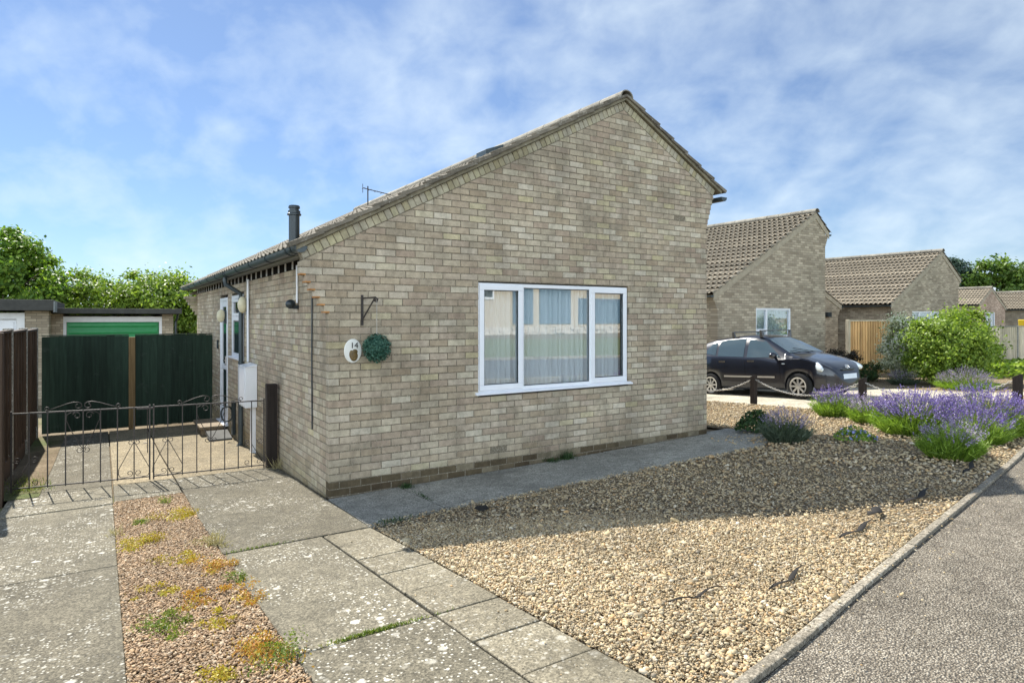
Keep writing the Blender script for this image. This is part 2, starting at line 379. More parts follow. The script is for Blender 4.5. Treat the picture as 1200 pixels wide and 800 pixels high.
M_DRYGRASS = leaf_mat('dry_blade', [(0, (.30, .25, .12)), (1, (.42, .36, .2))], .2)
M_TOPIARY = leaf_mat('topiary_leaf', [(0, (.015, .06, .04)), (.6, (.04, .12, .085)), (1, (.09, .20, .14))], .15)
M_BARK = plain('bark', (.11, .085, .06), .9, var=.3, nscale=14, bump=.8)
def wood(name, c, sc=(30, 30, 2), var=.35):
    m = M(name, .8, .2); n = m.noise(1., 6, .65, sc=sc); rnd = m.geo('Random Per Island')
    col = m.mix(1., c, m.ramp(n, [(.3, 1-var), (.7, 1+var)]), 'MULTIPLY'); col = m.mix(1., col, m.ramp(rnd, [(0, .7), (1, 1.3)]), 'MULTIPLY')
    col = m.mix(m.ramp(m.noise(3.5, 6, .75), [(.58, 0.), (.72, .4)]), col, tuple(.6*x+.07 for x in c))
    m.color(col); m.bump(n, .4, .004); return m.m
M_GREENWOOD = wood('green_stained_board', (.018, .033, .022))
M_BROWNWOOD = wood('brown_stained_board', (.075, .050, .034))
M_DARKWOOD = wood('dark_post', (.026, .020, .017))
M_YELWOOD = wood('tan_post', (.20, .13, .06))
M_FENCEWOOD = wood('new_cedar_board', (.62, .38, .17))
M_PALEWOOD = wood('pale_fence_board', (.60, .52, .38))
M_STEPWOOD = wood('weathered_step', (.23, .18, .12))
M_CONPOST = concrete('post_concrete', (.33, .32, .28), .3)
M_PVC = plain('white_upvc', (.78, .79, .82), .3, .5, var=.04, nscale=3)
M_WHITE = plain('white_paint', (.72, .72, .72), .5, .4, var=.06)
M_CREAM = plain('cream_plastic', (.62, .56, .38), .5, .4, var=.15, nscale=12)
M_BLACKP = plain('black_plastic', (.018, .028, .033), .35, .5, var=.2)
M_GUTTER = plain('grey_black_gutter', (.05, .068, .076), .36, .5, var=.2)
M_IRON = plain('wrought_iron', (.045, .038, .034), .55, .45, .3, var=.3, nscale=60)
M_FASCIA_G = plain('grey_fascia', (.22, .24, .24), .6, var=.15)
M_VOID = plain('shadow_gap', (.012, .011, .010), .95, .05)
M_ROOM = plain('room_lining', (.18, .18, .18), .95, .05)
M_GREENDOOR = plain('green_garage_paint', (.018, .25, .075), .4, .5, var=.08)
M_FELT = plain('roof_felt', (.06, .06, .055), .85, var=.2)
M_CHAIN = plain('pale_chain', (.42, .40, .36), .5, .4, var=.2)
M_MEMB = plain('weed_membrane', (.018, .016, .014), .8, var=.3)
M_YELLOW = plain('yellow_plastic', (.72, .50, .03), .5, .4, var=.08)
M_STONE = plain('rubble_stone', (.50, .46, .40), .9, var=.3, nscale=9, bump=.8)
M_RENDERW = plain('cream_render', (.46, .40, .31), .9, var=.08)
M_BLUEDOOR = plain('blue_door_paint', (.085, .15, .21), .5, .4, var=.06)
M_GREY = plain('grey_mat', (.09, .09, .085), .9, var=.2)
def glass_mat(name, refl=.35, tint=(.75, .82, .85)):
    m = M(name); g = m.n('ShaderNodeBsdfGlossy'); g.inputs['Roughness'].default_value = .01; g.inputs['Color'].default_value = (.95, .98, 1, 1)
    t = m.n('ShaderNodeBsdfTransparent'); t.inputs['Color'].default_value = (*tint, 1)
    ms = m.n('ShaderNodeMixShader'); ms.inputs[0].default_value = refl; m.l(t.outputs[0], ms.inputs[1]); m.l(g.outputs[0], ms.inputs[2]); m.l(ms.outputs[0], m.out.inputs[0]); return m.m
M_GLASS = glass_mat('window_glass', .31, (.90, .95, .97))
def dark_glass(name, c, rough=.03):
    m = M(name, rough, .8); m.color(c); m.b.inputs['IOR'].default_value = 1.6; return m.m
M_DGLASS = dark_glass('dark_glass', (.02, .03, .035))
M_CARGLASS = dark_glass('car_glass', (.05, .075, .085))
def curtain_m():
    m = M('net_curtain', .9, .1); m.color((.90, .92, .92)); tr = m.n('ShaderNodeBsdfTranslucent'); tr.inputs[0].default_value = (.8, .84, .84, 1)
    ms = m.n('ShaderNodeMixShader'); ms.inputs[0].default_value = .35; m.l(m.b.outputs[0], ms.inputs[1]); m.l(tr.outputs[0], ms.inputs[2]); m.l(ms.outputs[0], m.out.inputs[0]); return m.m
M_CURTAIN = curtain_m()
def car_paint():
    m = M('black_car_paint', .30, .4); m.color((.004, .006, .013)); m.b.inputs['Coat Weight'].default_value = .8; m.b.inputs['Coat Roughness'].default_value = .03; return m.m
M_CAR = car_paint()
M_TYRE = plain('tyre_rubber', (.02, .02, .02), .85, .2)
M_ALLOY = plain('alloy', (.62, .62, .62), .28, .6, .8, var=.05)
M_CHROME = plain('chrome', (.75, .75, .75), .15, .6, 1., var=.03)
M_LENS = plain('lamp_lens', (.62, .68, .72), .12, .8, .3, var=.15, nscale=14)
M_PLATE = plain('pale_plate', (.62, .70, .78), .5, .4, var=.06)
M_PLAQUE = plain('white_ceramic', (.72, .71, .66), .3, .5, var=.05)
M_INK = plain('black_ink', (.02, .018, .015), .5)
M_BROWNINK = plain('brown_glaze', (.13, .085, .03), .4, .4, var=.5, nscale=60)

# ------------------------------------------------------------------ ground sheets (setting)
def sheet(name, t0, t1, s0, s1, mat, dz=0, nt_=30, ns_=30, kind='structure', test=None, ts=None, ss=None):
    T = np.linspace(t0, t1, nt_+1) if ts is None else np.asarray(ts, float); S = np.linspace(s0, s1, ns_+1) if ss is None else np.asarray(ss, float)
    TT, SS = np.meshgrid(T, S); Z = zg(TT, SS)+dz
    V = np.stack([TT, SS, Z], -1).reshape(-1, 3); w = len(T); F = []
    for j in range(len(S)-1):
        for i in range(w-1):
            if test and not test((T[i]+T[i+1])/2, (S[j]+S[j+1])/2): continue
            a = j*w+i; F.append((a, a+1, a+w+1, a+w))
    o = np_mesh(name, V, F, mat, recenter=False); tag(o, kind=kind); return o
far = np.concatenate([[-400, -150, -60, -30], np.arange(-20, 25, .5), [30, 60, 150, 400]])
farS = np.concatenate([[-400, -150, -60, -30], np.arange(-20, 25, .5), [30, 60, 150, 400]])
sheet('ground', 0, 0, 0, 0, M_EARTH, -.055, ts=far, ss=farS)
def bent_sheet(name, rows, mat, dz=0, n=40):        # rows: function t -> (s_a, s_b); strip between the two edges
    ts = np.concatenate([np.linspace(-12, 8, 41), np.linspace(9, 60, 26)]); V = []; F = []; k = 7
    for t in ts:
        a, b = rows(t)
        for j in range(k):
            s = a+(b-a)*j/(k-1); V.append((t, s, gz(t, s)+dz))
    for i in range(len(ts)-1):
        for j in range(k-1): q = i*k+j; F.append((q, q+k, q+k+1, q+1))
    return tag(np_mesh(name, V, F, mat, recenter=False), kind='structure')
bent_sheet('pavement', lambda t: (ks(t)-2.1, ks(t)-.055), M_TARMAC, -.012)
bent_sheet('road', lambda t: (ks(t)-7.6, ks(t)-2.25), M_ROAD, -.03)
bent_sheet('verge_lawn', lambda t: (ks(t)-19, ks(t)-7.75), M_LAWN, .02)
def kerb_strip(name, off0, off1, h, mat, t0=-12, t1=40, step=.9):
    mb = MB(); t = t0
    while t < t1:
        t2 = t+step-.008
        a = [(t, ks(t)+off0), (t2, ks(t2)+off0), (t2, ks(t2)+off1), (t, ks(t)+off1)]; dh = random.uniform(-.003, .003)
        lo_ = [(x, y, gz(x, y)-.12) for x, y in a]; hi_ = [(x, y, gz(x, y)+h+dh) for x, y in a]
        b = len(mb.v); mb.v += lo_+hi_
        for q in ((0, 3, 2, 1), (4, 5, 6, 7), (0, 1, 5, 4), (1, 2, 6, 5), (2, 3, 7, 6), (3, 0, 4, 7)): mb.f.append(tuple(b+i for i in q))
        t += step
    return tag(mb.build(name, mat, bevel=.006, recenter=False), kind='structure')
kerb_strip('pavement_edging', -.055, 0, .012, M_KERB)
kerb_strip('road_kerb', -2.25, -2.1, .0, M_KERB, -12, 30)
kerb_strip('road_kerb', -7.75, -7.6, .06, M_KERB, -12, 30)

def slab(name, poly, mat, th=.09, dz=0, step=.35):
    """a concrete slab: polygon (t,s) draped on the ground with real thickness"""
    bm = bmesh.new(); vs = [bm.verts.new((t, s, 0)) for t, s in poly]; f = bm.faces.new(vs)
    ts = [p[0] for p in poly]; ss = [p[1] for p in poly]
    for ax, lo_, hi_ in ((0, min(ts), max(ts)), (1, min(ss), max(ss))):
        k = int((hi_-lo_)/step)
        for i in range(1, k+1):
            c = lo_+(hi_-lo_)*i/(k+1); n = Vector((1, 0, 0)) if ax == 0 else Vector((0, 1, 0))
            bmesh.ops.bisect_plane(bm, geom=bm.verts[:]+bm.edges[:]+bm.faces[:], plane_co=n*c, plane_no=n)
    r = bmesh.ops.extrude_face_region(bm, geom=bm.faces[:])
    top = [g for g in r['geom'] if isinstance(g, bmesh.types.BMVert)]; tops = set(top)
    for v in bm.verts:
        v.co.z = gz(v.co.x, v.co.y)+dz-(0 if v in tops else th)
    bmesh.ops.recalc_face_normals(bm, faces=bm.faces)
    me = bpy.data.meshes.new(name); bm.to_mesh(me); bm.free(); o = bpy.data.objects.new(name, me)
    finish(o, mat, None, False, .006, recenter=False); return tag(o, kind='structure')
def jt(): return random.uniform(-.004, .004)
# left wheel track
edges = [-6.5, -3.62, -1.14, 1.22]
for a, b in zip(edges[:-1], edges[1:]):
    slab('driveway', [(-4.3, a-.006), (-2.78, a-.006), (-2.78, b-.018), (-4.3, b-.018)], M_DRIVE, dz=jt())
    slab('driveway', [(-2.765, a), (-1.835, a), (-1.835, b-.014), (-2.765, b-.014)], M_DRIVE, dz=jt())
slab('driveway', [(-2.765, 1.235), (-1.835, 1.235), (-1.835, 2.2), (-2.765, 2.2)], M_DRIVE, dz=jt())
slab('driveway', [(-2.5, 2.215), (-1.835, 2.215), (-1.835, 7.85), (-2.5, 7.85)], M_DRIVE, dz=0)
slab('driveway', [(-1.82, 1.30), (-1.2, 1.30), (-1.2, 2.2), (-1.82, 2.2)], M_DRIVE, dz=.004)
slab('driveway', [(-1.82, 2.215), (-1.2, 2.215), (-1.2, 7.85), (-1.82, 7.85)], M_DRIVE_SAND, dz=.002)
slab('driveway', [(-1.185, 2.215), (-.02, 2.215), (-.02, 7.85), (-1.185, 7.85)], M_DRIVE_SAND, dz=0)
slab('driveway', [(-1.185, -1.4), (-.09, -1.4), (-.03, -.02), (-.03, 2.2), (-1.185, 2.2)], M_DRIVE, dz=.002)
slab('driveway', [(-1.185, -3.415), (-.482, -3.415), (-.482, -1.415), (-1.185, -1.415)], M_DRIVE, dz=-.002)
slab('driveway', [(-1.185, -5.05), (-.482, -5.05), (-.482, -3.432), (-1.185, -3.432)], M_DRIVE, dz=.003)
s = -1.42
while s > -5.0:
    w = random.choice([.39, .40, .405]); slab('paving', [(-.467+jt(), s-w+.007), (-.085+jt(), s-w+.007), (-.085+jt(), s-.002), (-.467+jt(), s-.002)], M_PAVER, .06, jt()*.6, .5); s -= w
slab('path', [(-.08, -1.40), (.66, -1.27), (.74, -.03), (-.02, -.03), (-.02, -.1)], M_PATH, dz=.001)
slab('path', [(.678, -1.275), (3.33, -1.30), (3.60, -.03), (.758, -.03)], M_PATH, dz=-.002)
slab('path', [(3.348, -1.30), (5.3, -1.28), (6.3, -.75), (6.3, .1), (5.75, .1), (5.70, -.03), (3.618, -.03)], M_PATH, dz=.002)
# gravel areas
def in_gravel(t, s):
    if s < ks(t)+.004: return False
    if t < -.075 or t > 9.6: return False
    if t < 6.32 and s > -1.29: return False
    if t < 5.3 and s > -1.29: return False
    return s < 6
sheet('gravel_bed', -.08, 9.62, -5, 6, M_GRAVEL, -.022, 97, 160, test=lambda t, s: in_gravel(t, max(s, ks(t)+.01)) and s > ks(t)-.05)
sheet('gravel_strip', -1.832, -1.188, -6, 1.29, M_GRAVEL_P, -.014, 6, 60)
sheet('neighbour_driveway', 9.62, 15.2, -1.2, 9, M_NDRIVE, -.004, 20, 40)
sheet('neighbour_gravel', 15.2, 23, -1.5, 6, M_GRAVEL, -.01, 30, 30, test=lambda t, s: s > ks(t)+.1)
sheet('neighbour_gravel', 9.62, 15.2, -4, -1.2, M_GRAVEL, -.01, 30, 20, test=lambda t, s: s > ks(t)+.05)
sheet('soil_bed', -2.95, -2.5, 2.1, 7.9, M_EARTH, .004, 4, 30)

ICO = None
def ico():
    bm = bmesh.new(); bmesh.ops.create_icosphere(bm, subdivisions=1, radius=1)
    V = np.array([v.co[:] for v in bm.verts]); F = np.array([[v.index for v in f.verts] for f in bm.faces]); bm.free(); return V, F
IV, IF = ico()
def rotm(n):
    q = RNG.normal(size=(n, 4)); q /= np.linalg.norm(q, axis=1)[:, None]; w, x, y, z = q.T
    return np.stack([1-2*(y*y+z*z), 2*(x*y-z*w), 2*(x*z+y*w), 2*(x*y+z*w), 1-2*(x*x+z*z), 2*(y*z-x*w), 2*(x*z-y*w), 2*(y*z+x*w), 1-2*(x*x+y*y)], -1).reshape(n, 3, 3)
def pebbles(name, P, rad, mat, label):
    n = len(P); Rm = rotm(n); sc = rad[:, None]*np.stack([RNG.uniform(.9, 1.6, n), RNG.uniform(.6, 1.05, n), RNG.uniform(.35, .65, n)], -1)
    yaw = RNG.uniform(0, 2*np.pi, n); tilt = RNG.normal(0, .35, n)
    base = IV[None]*(1+RNG.normal(0, .13, (n, len(IV), 1)))
    V = base*sc[:, None, :]
    c, s_ = np.cos(tilt)[:, None], np.sin(tilt)[:, None]
    V = np.stack([V[..., 0]*c+V[..., 2]*s_, V[..., 1], -V[..., 0]*s_+V[..., 2]*c], -1)
    c, s_ = np.cos(yaw)[:, None], np.sin(yaw)[:, None]
    V = np.stack([V[..., 0]*c-V[..., 1]*s_, V[..., 0]*s_+V[..., 1]*c, V[..., 2]], -1)+P[:, None, :]
    F = (IF[None]+(np.arange(n)*len(IV))[:, None, None]).reshape(-1, 3)
    o = np_mesh(name, V.reshape(-1, 3), F, mat, recenter=False); return tag(o, label, 'gravel', kind='stuff')
def scatter(n, t0, t1, s0, s1, test):
    P = np.stack([RNG.uniform(t0, t1, n), RNG.uniform(s0, s1, n)], -1)
    k = np.array([test(a, b) for a, b in P]); return P[k]
kk = np.vectorize(ks)
def near_keep(P, lo_, hi_):
    d = np.hypot(P[:, 0]-CAM[0], P[:, 1]-CAM[1]); return P[(d >= lo_) & (d < hi_)]
def g2(t, s):
    if in_gravel(t, s): return True
    return (5.0 < t < 6.3 and -1.3 < s < -.35 and random.random() < .45*min(1, (t-5.0)/.4)*min(1, (-.35-s)/.5))
A = near_keep(scatter(150000, -.1, 9.6, -4.95, 6, g2), 0, 7.2); B = near_keep(scatter(50000, -.1, 9.6, -4.95, 6, g2), 7.2, 20)
A = np.concatenate([A, near_keep(scatter(120000, -.1, 5, -4.95, -1.2, g2), 0, 5)])
P2 = np.concatenate([A, B]); rad = np.concatenate([RNG.lognormal(math.log(.0062), .45, len(A)), RNG.lognormal(math.log(.0125), .35, len(B))])
F1 = near_keep(scatter(110000, -.1, 4, -4.95, -1.2, g2), 0, 5.2); P2 = np.concatenate([P2, F1]); rad = np.concatenate([rad, RNG.lognormal(math.log(.0042), .3, len(F1))])
Pz = zg(P2[:, 0], P2[:, 1])+RNG.uniform(-.006, .012, len(P2))+.12*0
onpath = (P2[:, 0] < 6.3) & (P2[:, 1] > -1.29); Pz[onpath] += .006
pebbles('gravel_chippings', np.column_stack([P2, Pz]), rad, M_PEB, 'loose buff and cream flint shingle covering the front garden')
Q = np.stack([RNG.uniform(-1.83, -1.19, 46000), RNG.uniform(-4.6, 1.29, 46000)], -1)
pebbles('pink_gravel_chippings', np.column_stack([Q, zg(Q[:, 0], Q[:, 1])+RNG.uniform(-.008, .003, len(Q))]), RNG.lognormal(math.log(.0062), .3, len(Q)), M_PEB_P, 'fine pinkish gravel in the strip between the driveway wheel tracks')
# stray stones on the pavers, edging and pavement
Qs = np.concatenate([np.stack([RNG.uniform(-.46, -.02, 60), RNG.uniform(-4.6, -1.3, 60)], -1), np.stack([(tt := RNG.uniform(.2, 7, 260)), kk(tt)+RNG.normal(-.12, .13, 260)], -1)])

pebbles('stray_chippings', np.column_stack([Qs, zg(Qs[:, 0], Qs[:, 1])+.004+.012*(Qs[:, 0] > .2)*(np.abs(Qs[:, 1]-kk(Qs[:, 0])+.027) < .03)]), RNG.lognormal(math.log(.0052), .22, len(Qs)), M_PEB, 'stray stones kicked from the gravel onto the pavers and pavement')
# ------------------------------------------------------------------ brickwork
def clip(poly, a, b, c):           # keep a*x+b*z<=c
    out = []
    for i in range(len(poly)):
        p, q = poly[i], poly[(i+1) % len(poly)]; dp, dq = a*p[0]+b*p[1]-c, a*q[0]+b*q[1]-c
        if dp <= 0: out.append(p)
        if (dp < 0 < dq) or (dq < 0 < dp):
            t = dp/(dp-dq); out.append((p[0]+(q[0]-p[0])*t, p[1]+(q[1]-p[1])*t))
    return out
def area(p): return abs(sum(p[i][0]*p[(i+1) % len(p)][1]-p[(i+1) % len(p)][0]*p[i][1] for i in range(len(p))))/2
def brick(mb, poly, mapf, depth=.1, ch=.0028):
    if len(poly) < 3 or area(poly) < 2e-4: return
    cx = sum(p[0] for p in poly)/len(poly); cz = sum(p[1] for p in poly)/len(poly); j = random.gauss(0, .0011)
    n = len(poly); b = len(mb.v); rr = lambda: random.uniform(-.0018, .0018)
    out = [(p[0]+rr(), p[1]+rr()) for p in poly]
    ins = []
    for p in out:
        dx, dz = cx-p[0], cz-p[1]; ins.append((p[0]+math.copysign(min(ch, abs(dx)), dx), p[1]+math.copysign(min(ch, abs(dz)), dz)))
    mb.v += [mapf(x, z, j) for x, z in ins]+[mapf(x, z, j-ch) for x, z in out]+[mapf(x, z, -depth) for x, z in out]
    mb.f.append(tuple(b+i for i in range(n)))
    for i in range(n):
        k = (i+1) % n
        mb.f.append((b+i, b+n+i, b+n+k, b+k)); mb.f.append((b+n+i, b+2*n+i, b+2*n+k, b+n+k))
FRONT = lambda x, z, o: (x, -o, z)
SIDE = lambda y, z, o: (-o, y, z)
AP_T, AP_Z, SL, SR = 4.02, 4.77, .5236, .542
CL, CR = (SL, 1), (SR, 1)
def topz(t): return AP_Z-(SL*(AP_T-t) if t < AP_T else SR*(t-AP_T))
VB = .13                             # vertical depth of the verge brick band
Z0, CH = .0125, .075
def wleft(z):
    k = math.floor((z-1.90)/CH+.5); return 0. if z < 1.90 else -min(.285, .0475*(k+1))
def wright(z):
    k = math.floor((z-3.24)/CH+.5); return 5.69 if z < 3.24 else 5.69+min(.175, .0245*(k+1))
WIN = (1.747, 4.093, .925, 2.237)
house = empty('brick_bungalow', 'buff brick bungalow with wide white front window and tall front gable', 'house', (2.8, 5.0, 0))
gb, pl, mo = MB(), MB(), MB()
k = -3
while True:
    z0 = Z0+k*CH; z1 = z0+CH-.010; zm = (z0+z1)/2
    if z0 > AP_Z: break
    xl, xr = wleft(zm), wright(zm)
    spans = [(xl, xr)]
    if z1 > WIN[2]+.02 and z0 < WIN[3]-.012: spans = [(xl, WIN[0]-.004), (WIN[1]+.004, xr)]
    for a, b in spans:
        off = (.1125 if k % 2 else 0.)+(xl if xl == a else 0)
        x = xl-(.1125 if k % 2 else 0)
        while x < b:
            x0, x1 = max(x, a), min(x+.215, b)
            zz0, zz1 = z0, z1
            if z0 < WIN[2] < z1 and x1 > WIN[0] and x0 < WIN[1]: zz1 = WIN[2]-.004
            if x1-x0 > .02:
                p = [(x0, zz0), (x1, zz0), (x1, zz1), (x0, zz1)]
                p = clip(p, -SL, 1, AP_Z-SL*AP_T-VB); p = clip(p, SR, 1, AP_Z+SR*AP_T-VB)
                brick(pl if zm < .16 else gb, p, FRONT, .1025)
            x += .225
        p = [(a+.004, z0-.010), (b-.004, z0-.010), (b-.004, z1), (a+.004, z1)]
        p = clip(p, -SL, 1, AP_Z-SL*AP_T-VB); p = clip(p, SR, 1, AP_Z+SR*AP_T-VB)
        if len(p) >= 3: mo.prism([(x, .0030, z) for x, z in p], (0, .09, 0))
    k += 1
# verge: bricks laid square to the slope under the tiles
vb = MB()
for sgn, t_end in ((1, -.30), (-1, 5.88)):
    sl = SL if sgn > 0 else SR; ang = math.atan(sl); ux, uz = (math.cos(ang), math.sin(ang)) if sgn > 0 else (-math.cos(ang), math.sin(ang))
    nx, nz = (-uz, ux) if sgn > 0 else (uz, -ux); h = VB*math.cos(ang)
    ln = (AP_T-t_end)/math.cos(ang) if sgn > 0 else (t_end-AP_T)/math.cos(ang); bw = .0765; d = 0
    bx, bz = t_end, topz(t_end)
    while d < ln:
        d1 = min(d+bw-.009, ln); q = []
        for dd, hh in ((d, -h+.008), (d1, -h+.008), (d1, -.006), (d, -.006)):
            q.append((bx+ux*dd+abs(nx)*(-1 if sgn > 0 else 1)*hh, bz+uz*dd+math.cos(ang)*hh))
        q = clip(q, sgn, 0, sgn*AP_T-.004)
        if sgn < 0: q = q[::-1]
        brick(vb, q, FRONT, .11); d += bw
    mo.prism([(t_end, .0085, topz(t_end)), (t_end+sgn*.06, .0085, topz(t_end)-VB), (AP_T, .0085, AP_Z-VB-.02), (AP_T, .0085, AP_Z)], (0, .088, 0))
# side wall
DOOR = (6.166, 7.016, -.12, 2.20); SWIN = (4.62, 5.71, 1.16, 2.21)
sb, spl, mo2 = MB(), MB(), MB(); k = -5; LEN = 10.7
while Z0+k*CH < 2.40:
    z0 = Z0+k*CH; z1 = z0+CH-.01; zm = (z0+z1)/2; spans = [(.1125, LEN)]
    for o in (SWIN, DOOR):
        if z1 > o[2]+.01 and z0 < o[3]-.01:
            spans = [s_ for a, b in spans for s_ in ([(a, o[0]-.004), (o[1]+.004, b)] if a < o[0] and b > o[1] else [(a, b)])]
    for a, b in spans:
        y = .1125-(.1125 if k % 2 == 0 else 0)
        while y < b:
            y0, y1 = max(y, a), min(y+.215, b)
            if y1-y0 > .02: brick(spl if zm < .0 else sb, [(y0, z0), (y1, z0), (y1, z1), (y0, z1)], SIDE, .05)
            y += .225
        mo2.box(.0028, .09, a-.006, b, z0-.010, z1)
    k += 1
# back corbel
for i in range(6):
    z0 = Z0+(25+i)*CH+.012; e = .0475*(i+1)
    sb.box(-e, .02, LEN-.1, LEN, z0, z0+.066)
mo.box(.02, 5.6, LEN-.15, LEN-.03, -.6, 2.4)
mo.prism([(-.2, LEN-.04, 2.38), (5.8, LEN-.04, 2.38), (5.8, LEN-.04, 3.7), (AP_T, LEN-.04, AP_Z-.03)], (0, -.12, 0))
mo.box(5.56, 5.68, .1, LEN-.04, -.6, 3.78)
gw = gb.build('front_gable_wall', M_BRICK, house); mo.build('mortar_joints', M_MORTAR, gw)
vb.build('verge_brickwork', M_VERGEBRICK, gw)
sw = sb.build('side_wall', M_BRICK_SIDE, house); mo2.build('mortar_joints', M_MORTAR, sw)
M_ORANGE = plain('sunlit_raw_brick', (.42, .20, .07), .9, var=.3)  # sunlit orange of unweathered corbel undersides, put into the colour
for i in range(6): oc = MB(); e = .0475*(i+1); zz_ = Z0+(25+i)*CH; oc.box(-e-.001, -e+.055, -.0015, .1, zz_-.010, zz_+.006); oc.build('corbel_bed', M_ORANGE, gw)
pl.build('plinth', M_PLINTH, house); spl.build('plinth', M_PLINTH_SIDE, house)
# inner lining keeps daylight out of the rooms
ln = MB()
ln.poly([(.12, .13, -.5), (.12, LEN-.2, -.5), (.12, LEN-.2, 2.5), (.12, .13, 2.5)])
ln.box(.12, WIN[0], .105, .13, -.5, 2.5); ln.box(WIN[1], 5.6, .105, .13, -.5, 2.5); ln.box(WIN[0], WIN[1], .105, .13, -.5, WIN[2]); ln.box(WIN[0], WIN[1], .105, .13, WIN[3], 2.5)
ln.poly([(.12, .13, 2.5), (5.6, .13, 2.5), (5.6, LEN, 2.5), (.12, LEN, 2.5)]); ln.poly([(.12, 4.2, -.5), (5.6, 4.2, -.5), (5.6, 4.2, 2.5), (.12, 4.2, 2.5)])
ln.poly([(.12, .13, .05), (5.6, .13, .05), (5.6, 4.2, .05), (.12, 4.2, .05)])
ln.build('room_lining', M_ROOM, house)

# ------------------------------------------------------------------ tiled roofs
def tile_roof(mb, e, r, s0, s1, gauge=.33, pitch=.21, amp=.026, step=.026, th=.016, seg=6, lowf=1.):
    """courses of pantiles from eave e=(t,z) up to ridge r=(t,z), running from s0 to s1"""
    e = Vector((e[0], 0, e[1])); r = Vector((r[0], 0, r[1])); d = r-e; ln_ = d.length; d.normalize()
    n = Vector((-d.z, 0, d.x)); n = n if n.z > 0 else -n
    nc = max(1, round(ln_/gauge)); g = ln_/nc; ns = int((s1-s0)/pitch*seg)
    ss = [s0+(s1-s0)*i/ns for i in range(ns+1)]
    def wave(s):
        ph = ((s-s0)/pitch) % 1.; return amp*(max(0, math.sin(math.pi*min(ph/.55, 1)))**.8 if ph < .55 else -.12*math.sin(math.pi*(ph-.55)/.45))
    wv = [wave(s) for s in ss]
    for c in range(nc):
        a0, a1 = c*g, min((c+1)*g+.05, ln_); b = len(mb.v); dj = random.uniform(-.003, .003)
        for s, w in zip(ss, wv):
            for a, h in ((a0, step+w*1.2+dj), (a1, .003+w*lowf), (a0, step+w*1.2-th+dj)):
                p = e+d*a+n*h; mb.v.append((p.x, s, p.z))
        for i in range(ns):
            q = b+i*3; mb.f.append((q, q+3, q+4, q+1)); mb.f.append((q, q+2, q+5, q+3))
        q = b; mb.f.append((q, q+1, q+2)); q = b+ns*3; mb.f.append((q, q+2, q+1))
def ridge_tiles(mb, t, z, s0, s1, r=.125, ln_=.45):
    s = s0; i = 0
    while s < s1-.05:
        e = min(s+ln_-.012, s1); rr = r*random.uniform(.98, 1.02); b = len(mb.v); n = 10
        for y, q in ((s, rr), (e, rr), (s, rr-.018), (e, rr-.018)):
            for k in range(n+1):
                a = math.pi*(-.06+1.12*k/n); mb.v.append((t+q*math.cos(a), y, z+q*math.sin(a)*.85))
        m = n+1
        for k in range(n):
            mb.f.append((b+k, b+k+1, b+m+k+1, b+m+k)); mb.f.append((b+2*m+k, b+3*m+k, b+3*m+k+1, b+2*m+k+1))
            mb.f.append((b+k, b+2*m+k, b+2*m+k+1, b+k+1)); mb.f.append((b+m+k, b+m+k+1, b+3*m+k+1, b+3*m+k))
        s += ln_
RZ = .035
rf = MB(); tile_roof(rf, (-.335, topz(-.335)+RZ), (AP_T, AP_Z+RZ), -.05, LEN+.05, amp=.018)
tile_roof(rf, (6.0, topz(6.0)+RZ), (AP_T, AP_Z+RZ), -.05, LEN+.05)
roof = rf.build('roof', M_TILE, house)
rt = MB(); ridge_tiles(rt, AP_T, AP_Z+.035, -.06, LEN+.05, .115); rt.build('ridge_tiles', M_RIDGE, roof)
vm = MB()
for (ta, tb) in ((-.33, AP_T), (5.98, AP_T)):
    P = [(ta, topz(ta)+.002), (tb, AP_Z+.002), (tb, AP_Z+.045), (ta, topz(ta)+.05)]
    vm.prism([(x, -.04, z) for x, z in P], (0, .16, 0))
vm.build('verge_mortar', tile_mat('verge_bedding', (.20, .175, .12)), roof)
ve = MB()
for (ta, tb, sl_g) in ((-.36, AP_T, 1), (6.02, AP_T, -1)):
    dz_ = AP_Z-topz(ta); L_ = math.hypot(tb-ta, dz_); nn = round(L_/.33); ux, uz = (tb-ta)/L_, dz_/L_; nx_, nz_ = -uz*sl_g, ux*sl_g
    for i in range(nn):
        a, b = L_*i/nn-.012, L_*(i+1)/nn+.03; q = [(a, .050), (b, .034), (b, .066), (a, .098)]
        ve.prism([(ta+ux*u+nx_*h, -.066+random.uniform(-.006, .004), topz(ta)+uz*u+nz_*h) for u, h in q], (0, .10, 0))
ve.build('verge_tiles', M_TILE, roof, bevel=.004)
un = MB(); un.prism([(-.30, .12, topz(-.30)+.02), (AP_T, .12, AP_Z+.02), (5.95, .12, topz(5.95)+.02), (5.95, .12, topz(5.95)-.0), (AP_T, .12, AP_Z-.02), (-.30, .12, topz(-.30)-.0)], (0, LEN-.14, 0))
un.build('roof_underlay', M_VOID, roof)
rv = MB(); rv.prism([(3.46, 2.75, topz(3.46)+.06), (3.82, 2.75, topz(3.82)+.06), (3.82, 2.75, topz(3.82)+.12), (3.46, 2.75, topz(3.46)+.17)], (0, .32, 0)); rv.build('roof_vent', M_GUTTER, roof, bevel=.01)
fl = MB(); fl.lathe([(.075, 2.9), (.075, 3.30), (.098, 3.305), (.098, 3.325), (.085, 3.335), (.085, 3.37), (.066, 3.375), (.066, 3.40), (.08, 3.405), (.08, 3.43), (.07, 3.445), (.001, 3.45)], (.4, 3.0, 0), 20)
fl.build('flue', M_BLACKP, roof, smooth='auto')
ae = MB(); ab = (2.6, 6.0); az = topz(2.6)+.05
ae.tube([(ab[0], ab[1], az), (ab[0], ab[1], az+.42)], .013); ae.tube([(ab[0]-.1, ab[1]+.03, az+.38), (ab[0]+.45, ab[1]-.12, az+.27)], .009)
